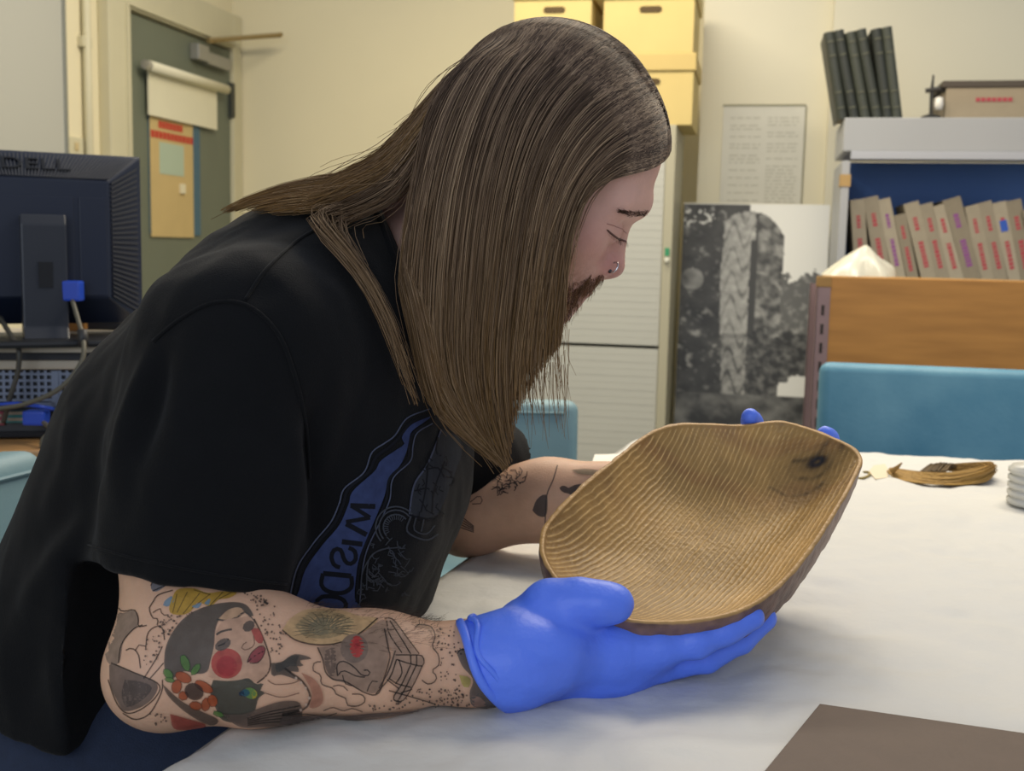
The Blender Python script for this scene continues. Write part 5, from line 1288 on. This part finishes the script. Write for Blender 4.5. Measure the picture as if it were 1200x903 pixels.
# shirt collar
q = []
for i in range(40):
    a_ = 2 * math.pi * i / 40; e1 = np.cross(nkn, [0, 1., 0]); d_ = e1 * math.cos(a_) + np.array([0, 1., 0]) * math.sin(a_); c_ = NB + nax * ((ncp - NB) @ nkn / (nax @ nkn)); lo_, hi_ = .0, .12
    for _ in range(22):
        md = (lo_ + hi_) / 2
        if shirt((c_ + d_ * md - nkn * .004)[None])[0] < 0: lo_ = md
        else: hi_ = md
    q.append(c_ + d_ * lo_ - nkn * .003)
o = MB().tube(q + q[:1], .0045, 8, False).build('collar', m_shirt, tshirt, 0, True)
# ---------------------------------------------------------------- tattoos on the near arm
BA = BVHTree.FromPolygons([tuple(p) for p in Ps[1]], [tuple(f) for f in Fs[1] - Fs[1].min()])
tt_ = Print(BA, .0003, .02)
def A_(l): return [(110 + x / 4.104, 640 + y / 4.104) for x, y in l]
def B_(l): return [(330 + x / 4., 680 + y / 4.) for x, y in l]
def ell_(cx, cy, rx, ry, rot=0., n=12): return [(cx + rx * math.cos(t) * math.cos(rot) - ry * math.sin(t) * math.sin(rot), cy + rx * math.cos(t) * math.sin(rot) + ry * math.sin(t) * math.cos(rot)) for t in np.linspace(0, 2 * math.pi, n, endpoint=False)]
INK, DK, GRY_, LT = lin('#26211e'), lin('#4b4742'), lin('#83705f'), lin('#a58a74')
RED, ORG, GRN, YEL = lin('#a9423c'), lin('#a8502c'), lin('#5c8040'), lin('#bd9638')
f, l = tt_.fill, tt_.line
# creature at the elbow
f(A_([(45, 380), (62, 320), (100, 245), (118, 250), (128, 320), (190, 305), (212, 335), (215, 378), (170, 420), (140, 470), (122, 560), (70, 560), (48, 470)]), lin('#96806f'))
l(A_([(50, 350), (85, 260), (115, 240), (122, 300), (150, 312), (195, 305), (215, 345), (215, 385), (255, 380)]), 1.4, INK)
f(A_([(75, 570), (105, 565), (180, 600), (300, 655), (290, 720), (230, 770), (150, 790), (115, 745), (80, 660)]), lin('#75645a'))
f(A_([(150, 640), (230, 650), (280, 680), (230, 740), (160, 770), (135, 710)]), lin('#5d5049'))
l(A_([(85, 560), (180, 600), (310, 660), (300, 720), (230, 780), (160, 800), (110, 750), (70, 640)]), 1.4, INK)
l(A_([(330, 640), (325, 700), (270, 800), (200, 830), (140, 800)]), 1.4, INK); l(A_([(240, 635), (300, 540), (330, 480)]), 1.3, INK); l(A_([(265, 640), (310, 590), (335, 560)]), 1.2, INK)
l(A_([(120, 560), (135, 470), (190, 400), (235, 378)]), 1.3, INK); l(A_([(155, 500), (185, 490), (215, 520), (225, 585)]), 1.4, INK); l(A_([(200, 500), (215, 475), (250, 480)]), 1.2, INK)
l(A_([(250, 490), (260, 420), (290, 390), (320, 385), (335, 410), (340, 450)]), 1.3, INK)
l(A_([(60, 90), (55, 180), (48, 240)]), 1.6, lin('#6b5d56')); l(A_([(88, 90), (70, 170), (55, 240)]), 1.2, lin('#6b5d56'))
f(A_([(275, 185), (300, 150), (380, 150), (365, 175), (310, 215), (280, 215)]), lin('#70737a')); l(A_([(275, 190), (300, 150), (380, 150), (360, 180), (285, 215)]), 1.3, INK)
# yellow feathers
f(A_([(340, 265), (370, 240), (390, 255), (370, 285), (335, 290)]), lin('#7590a0'))
f(A_([(370, 270), (400, 210), (480, 203), (545, 225), (620, 218), (690, 222), (650, 250), (600, 258), (560, 290), (500, 270), (470, 310), (430, 330), (375, 325), (362, 300)]), YEL)
for a_, b_2 in (((400, 230), (380, 320)), ((450, 220), (400, 320)), ((510, 225), (430, 325)), ((560, 230), (470, 300)), ((620, 222), (560, 285)), ((480, 210), (560, 235)), ((660, 225), (600, 255))): l(A_([a_, b_2]), 1.0, lin('#6e5a33'))
f(A_([(530, 275), (560, 250), (552, 285)]), lin('#7590a0')); f(A_([(470, 290), (520, 270), (500, 300)]), lin('#7590a0'))
l(A_([(380, 212), (310, 235), (285, 270), (268, 300), (285, 345), (310, 350), (305, 380)]), 1.4, INK); l(A_([(285, 320), (320, 300), (330, 330), (360, 330)]), 1.2, INK)
# woman's head
f(A_([(338, 560), (345, 490), (375, 420), (430, 350), (500, 305), (590, 278), (680, 270), (735, 285), (768, 335), (740, 330), (705, 300), (655, 305), (610, 340), (585, 400), (578, 480), (562, 545), (545, 600), (500, 612), (430, 600), (370, 640), (345, 610)]), lin('#514d47'))
f(A_([(600, 350), (650, 305), (700, 295), (720, 315), (690, 340), (640, 355)]), lin('#c29d7c'))
l(A_([(590, 352), (640, 358), (690, 342), (722, 318), (745, 330), (775, 370)]), 2.0, lin('#514d47'))
f(A_([(588, 410), (620, 360), (700, 345), (750, 340), (790, 400), (830, 490), (845, 560), (830, 620), (785, 655), (700, 640), (560, 630), (555, 590), (575, 500)]), lin('#c79f84'))
l(A_([(770, 350), (800, 410), (832, 490), (848, 560), (832, 615), (785, 655)]), 1.6, INK)
f(A_(ell_(640, 562, 75, 72)), lin('#b0463f')); f(A_(ell_(640, 575, 50, 50)), lin('#a8393a')); f(A_([(755, 400), (790, 395), (815, 450), (800, 470), (775, 450)]), lin('#ad5048'))
f(A_(ell_(622, 472, 42, 26, -.5)), lin('#5e534c')); f(A_(ell_(745, 385, 32, 24, -.7)), lin('#5e534c')); l(A_([(590, 425), (620, 408), (665, 400)]), 2.4, DK); l(A_([(598, 480), (625, 470), (650, 445)]), 1.6, INK)
l(A_([(768, 430), (772, 470), (750, 492), (718, 497), (712, 480), (735, 460)]), 1.2, lin('#7a5a48'))
f(A_([(738, 555), (755, 515), (785, 490), (800, 478), (822, 490), (812, 530), (785, 558)]), lin('#8f3d44')); l(A_([(738, 558), (775, 525), (815, 505)]), 1.2, INK); l(A_([(738, 555), (757, 512), (800, 478), (824, 490), (812, 532), (785, 560), (750, 560)]), 1.0, INK)
# flower and feather
f(A_([(330, 660), (420, 740), (520, 790), (600, 830), (560, 855), (450, 800), (360, 720)]), lin('#5a4c42'))
f(A_([(575, 640), (640, 645), (700, 640), (745, 632), (780, 660), (815, 655), (800, 690), (825, 700), (790, 730), (770, 790), (700, 840), (620, 830), (590, 780), (560, 700)]), lin('#3a423b'))
for cx, cy, rx, ry, ro in ((430, 628, 42, 24, .4), (398, 672, 24, 34, .2), (530, 672, 50, 22, .5), (490, 762, 32, 20, .2), (540, 755, 22, 34, .3), (572, 738, 24, 30, -.3), (430, 715, 24, 22, 0)): f(A_(ell_(cx, cy, rx, ry, ro)), ORG); l(A_(ell_(cx, cy, rx, ry, ro)), .8, lin('#6e3c28'), closed=True)
f(A_(ell_(482, 695, 48, 40, .4)), lin('#41302a'))
for cx, cy, rx, ry, ro in ((440, 560, 42, 20, 1.2), (490, 590, 34, 16, -.9), (358, 612, 30, 18, .8), (365, 640, 26, 12, .2), (600, 800, 30, 12, .3)): f(A_(ell_(cx, cy, rx, ry, ro)), GRN); l(A_(ell_(cx, cy, rx, ry, ro)), .8, lin('#35502c'), closed=True)
f(A_(ell_(755, 702, 34, 26, .4)), lin('#6a8a4a')); f(A_(ell_(772, 708, 12, 22, .2)), lin('#b3a03c')); f(A_(ell_(730, 700, 22, 18, 0)), lin('#2f5a6a')); f(A_(ell_(712, 704, 14, 12)), lin('#20324a'))
f(A_([(365, 800), (420, 815), (540, 850), (500, 868), (390, 872)]), lin('#a3463c'))
f(A_([(850, 560), (900, 555), (940, 530), (985, 525), (970, 560), (985, 600), (940, 600), (985, 640), (900, 615), (855, 620)]), lin('#4a4641'))
f(A_([(620, 800), (720, 800), (800, 770), (900, 740), (985, 745), (1000, 800), (985, 850), (820, 862), (700, 858)]), lin('#635349'))
for k in range(5): l(A_([(740, 820 + k * 8), (840, 790 + k * 12), (990, 760 + k * 18)]), 1.2, INK)
l(A_([(835, 640), (870, 660), (950, 655), (985, 640)]), 1.2, lin('#6e5142')); l(A_([(820, 700), (900, 720), (985, 700)]), 1.2, lin('#6e5142'))
# necklace and warm shading
f(B_([(90, 430), (150, 460), (190, 520), (185, 575), (130, 590), (140, 520)]), lin('#ad7760'))
l(B_([(0, 400), (40, 430), (95, 470), (130, 530), (120, 580), (80, 605), (0, 620)]), 2.2, INK)
for q in B_([(65, 455), (88, 475), (110, 500), (128, 545), (112, 575), (88, 600)]): tt_.dot(q[0], q[1], 1.8, lin('#c2a894'))
f(B_([(0, 380), (60, 345), (140, 365), (80, 375), (100, 400), (30, 400), (-20, 430), (-30, 390)]), lin('#4a4641'))
# flower dome
f(B_([(0, 235), (40, 180), (120, 140), (260, 140), (360, 170), (450, 185), (380, 245), (270, 295), (180, 302), (80, 285)]), lin('#c7a476'))
f(B_([(60, 215), (120, 160), (220, 150), (310, 175), (340, 200), (270, 260), (180, 275), (100, 260)]), lin('#a08a66'))
f(B_([(120, 215), (170, 180), (250, 190), (260, 235), (190, 258), (140, 250)]), lin('#857a60'))
for t in np.linspace(-3.4, .35, 19): l(B_([(200 + 30 * math.cos(t), 238 + 22 * math.sin(t)), (200 + 95 * math.cos(t) + 10 * math.sin(t * 3), 235 + 55 * math.sin(t)), (200 + 155 * math.cos(t), 240 + 88 * math.sin(t))]), 1.2, lin('#6a624f'), taper=True)
l(B_([(0, 235), (60, 280), (150, 302), (260, 297), (360, 255), (450, 182)]), 1.7, INK)
# skull-like beast and mechanical jaw
f(B_([(165, 315), (250, 302), (380, 250), (470, 190), (495, 240), (500, 330), (480, 430), (445, 515), (390, 515), (300, 478), (225, 455), (195, 380)]), lin('#947a68'))
f(B_([(200, 330), (250, 320), (250, 430), (225, 445), (200, 390)]), lin('#6e5a4e')); f(B_(ell_(340, 320, 66, 66)), lin('#7b675a')); f(B_(ell_(352, 312, 34, 50)), lin('#b83f3a')); f(B_(ell_(350, 300, 16, 24)), lin('#a83336'))
l(B_([(165, 315), (190, 370), (205, 430), (245, 460), (300, 470), (390, 520), (450, 525), (480, 450), (505, 360), (500, 330), (480, 230)]), 1.6, INK)
l(B_([(262, 445), (258, 395), (290, 378), (340, 405), (375, 440), (410, 440), (410, 420), (385, 418)]), 1.6, INK); l(B_([(265, 440), (290, 420), (350, 445), (390, 450)]), 1.4, INK); l(B_([(285, 440), (300, 480), (340, 490)]), 1.3, INK); l(B_([(400, 515), (420, 470), (450, 470)]), 1.2, INK)
f(B_([(490, 190), (520, 190), (630, 340), (655, 355), (655, 395), (560, 555), (520, 545), (545, 470), (490, 450), (520, 340), (500, 300)]), lin('#a78a76'))
for q in ([(490, 195), (505, 260), (560, 340)], [(480, 185), (520, 190), (590, 280), (640, 345)], [(505, 195), (560, 280), (600, 345)], [(530, 350), (600, 350), (655, 355), (657, 398), (600, 390), (535, 370)], [(600, 350), (602, 390)], [(628, 350), (628, 395)], [(535, 370), (505, 450), (440, 525)], [(530, 330), (500, 420), (455, 500)], [(600, 395), (560, 480), (520, 545), (565, 555), (615, 480), (655, 398)], [(625, 398), (580, 490), (545, 550)], [(500, 455), (540, 480), (610, 500), (555, 520)], [(490, 460), (545, 500)], [(500, 510), (720, 570)], [(545, 370), (560, 430), (530, 480)]): l(B_(q), 1.5, INK)
# clouds and dots
l(B_([(630, 215), (665, 215), (700, 228), (716, 268), (702, 312), (730, 350), (732, 395), (700, 420), (722, 445), (712, 470), (680, 480), (652, 462)]), 1.5, INK)
l(B_([(180, 380), (150, 385), (145, 420), (180, 440), (185, 480), (240, 500), (255, 525), (300, 545), (310, 575), (360, 578), (392, 555), (375, 528), (330, 525)]), 1.5, INK); l(B_([(240, 490), (280, 485), (310, 510)]), 1.3, INK); l(B_([(620, 225), (650, 205), (640, 195)]), 1.1, INK)
l(B_([(195, 600), (240, 585), (290, 600), (330, 590), (380, 605)]), 1.3, INK); l(B_([(0, 625), (100, 615), (200, 625), (260, 610)]), 1.2, INK)
f(B_([(820, 345), (835, 325), (862, 328), (900, 390), (955, 480), (1005, 580), (900, 580), (880, 520), (895, 460), (845, 400)]), lin('#5a5450')); l(B_([(820, 345), (840, 325), (868, 332), (905, 395), (960, 480)]), 1.6, INK); f(B_([(830, 440), (880, 450), (880, 490), (850, 490)]), lin('#a89a52')); f(B_([(890, 530), (930, 540), (960, 575), (900, 578)]), lin('#98796a'))
f(B_([(0, 628), (150, 622), (300, 622), (420, 612), (560, 605), (740, 590), (600, 612), (420, 640), (200, 655), (0, 665)]), lin('#574a44'))
rd_ = random.Random(4)
def dots(poly, n, fn, r=(.7, 1.5)):
    P = np.array(poly); a, b = P.min(0), P.max(0); k = 0
    while k < n:
        x, y = rd_.uniform(a[0], b[0]), rd_.uniform(a[1], b[1]); c_ = False; j = len(P) - 1
        for i in range(len(P)):
            if (P[i][1] > y) != (P[j][1] > y) and x < (P[j][0] - P[i][0]) * (y - P[i][1]) / (P[j][1] - P[i][1]) + P[i][0]: c_ = not c_
            j = i
        if c_: q = fn([(x, y)])[0]; tt_.dot(q[0], q[1], rd_.uniform(*r), lin('#37302c')); k += 1
dots([(730, 225), (800, 215), (840, 290), (850, 330), (815, 380), (830, 450), (860, 560), (750, 580), (740, 400), (720, 300)], 75, B_); dots([(400, 560), (480, 535), (560, 560), (640, 500), (860, 500), (880, 575), (640, 590), (420, 600)], 80, B_)
dots([(760, 265), (870, 275), (865, 360), (940, 440), (890, 520), (860, 540), (800, 390)], 55, A_); dots([(310, 380), (360, 330), (430, 335), (500, 300), (380, 400), (345, 470), (335, 440)], 38, A_); dots([(700, 225), (860, 255), (860, 290), (770, 280)], 22, A_); dots([(260, 420), (335, 420), (320, 560), (255, 600), (240, 560)], 22, A_); dots([(270, 790), (340, 770), (350, 830), (290, 850)], 12, A_)
m_tat = mat('tattoo_ink', '#444444', .55, .25, 140, attr='col', alpha=.74, spec=.3)
tt_o = tt_.build('tattoo', m_tat, person); tt_o.matrix_parent_inverse = Matrix.Translation(-Vector(E_n)); tt_o['label'] = 'colour tattoo sleeve with a woman in profile and flowers'
# far arm
BF = BVHTree.FromPolygons([tuple(p) for p in Ps[2]], [tuple(f_) for f_ in Fs[2] - Fs[2].min()])
t2 = Print(BF, .0004, .03); f, l = t2.fill, t2.line
def D_(l_): return [(520 + x / 2.4, 460 + y / 2.4) for x, y in l_]
G1 = lin('#4d4644')
for _ in range(34):
    x = rd_.uniform(150, 225); y = rd_.uniform(235, 285) - (x - 185) * .25; a_ = rd_.uniform(0, 3.1); r_ = rd_.uniform(6, 18)
    l(D_([(x, y), (x + r_ * math.cos(a_), y - r_ * math.sin(a_)), (x + 1.7 * r_ * math.cos(a_ + .5), y - 1.4 * r_ * math.sin(a_ + .5))]), 1.3, G1)
l(D_([(75, 308), (100, 290), (108, 310), (80, 313)]), 1.2, G1); l(D_([(320, 205), (308, 245), (290, 290), (285, 370)]), 1.4, G1)
f(D_([(250, 330), (262, 300), (285, 285), (292, 300), (288, 345), (265, 345)]), G1); f(D_([(325, 268), (338, 260), (350, 268), (375, 258), (420, 258), (420, 280), (380, 297), (355, 285), (335, 280)]), lin('#403c3b'))
f(D_([(360, 218), (400, 215), (450, 222), (440, 232), (385, 230)]), lin('#85765f'))
for k in range(5): l(D_([(10 + k * 4, 335 + k * 9), (45, 345 + k * 8), (85, 375 + k * 4)]), 1.2, G1)
o = t2.build('tattoo', m_tat, person); o.matrix_parent_inverse = Matrix.Translation(-Vector(E_n)); o['label'] = 'small dark tattoos on the far forearm'
# fine dark hair on the forearms
S = []; Rr = []; Cs = []
aN = Ps[1]; nA = vnormals(Ps[1], Fs[1] - Fs[1].min()); sel = np.where((nA[:, 2] > .55) & (aN[:, 2] < TZ + .10) & (aN[:, 0] > E_n[0] + .09) & (aN[:, 0] < WN[0] - .03))[0]
for i in rg.choice(sel, 420):
    d = nA[i] * .5 + np.array([.75, 0, 0]) + rg.normal(size=3) * .3; d /= np.linalg.norm(d); L_ = rg.uniform(.005, .011); S.append(np.array([aN[i], aN[i] + d * L_ * .5, aN[i] + d * L_ + np.array([.002, 0, -.001])])); Rr.append(.00011); Cs.append(HB[0])
V, F2, Cc = strand_mesh(S, Rr, Cs); me = np_mesh('arm_hair', V, F2); set_col(me, 'hcol', Cc); child('arm_hair', me, m_hair)
# lettering, slats and other pieces too small to pick apart
for o in bpy.data.objects:
    n_ = o.name.split('.')[0]
    if n_ in ('small_print', 'spine_lettering', 'spine_band', 'notice_lettering', 'chest_print', 'vent_slats', 'top_ribs', 'vent_grille', 'post_slots', 'rail_slots', 'port_insert', 'beard', 'moustache', 'stubble', 'eyebrow', 'eyelashes', 'arm_hair', 'hair', 'tattoo', 'straw_fibres', 'straw_hollow', 'case_rib', 'brand_lettering'): o['kind'] = 'stuff'
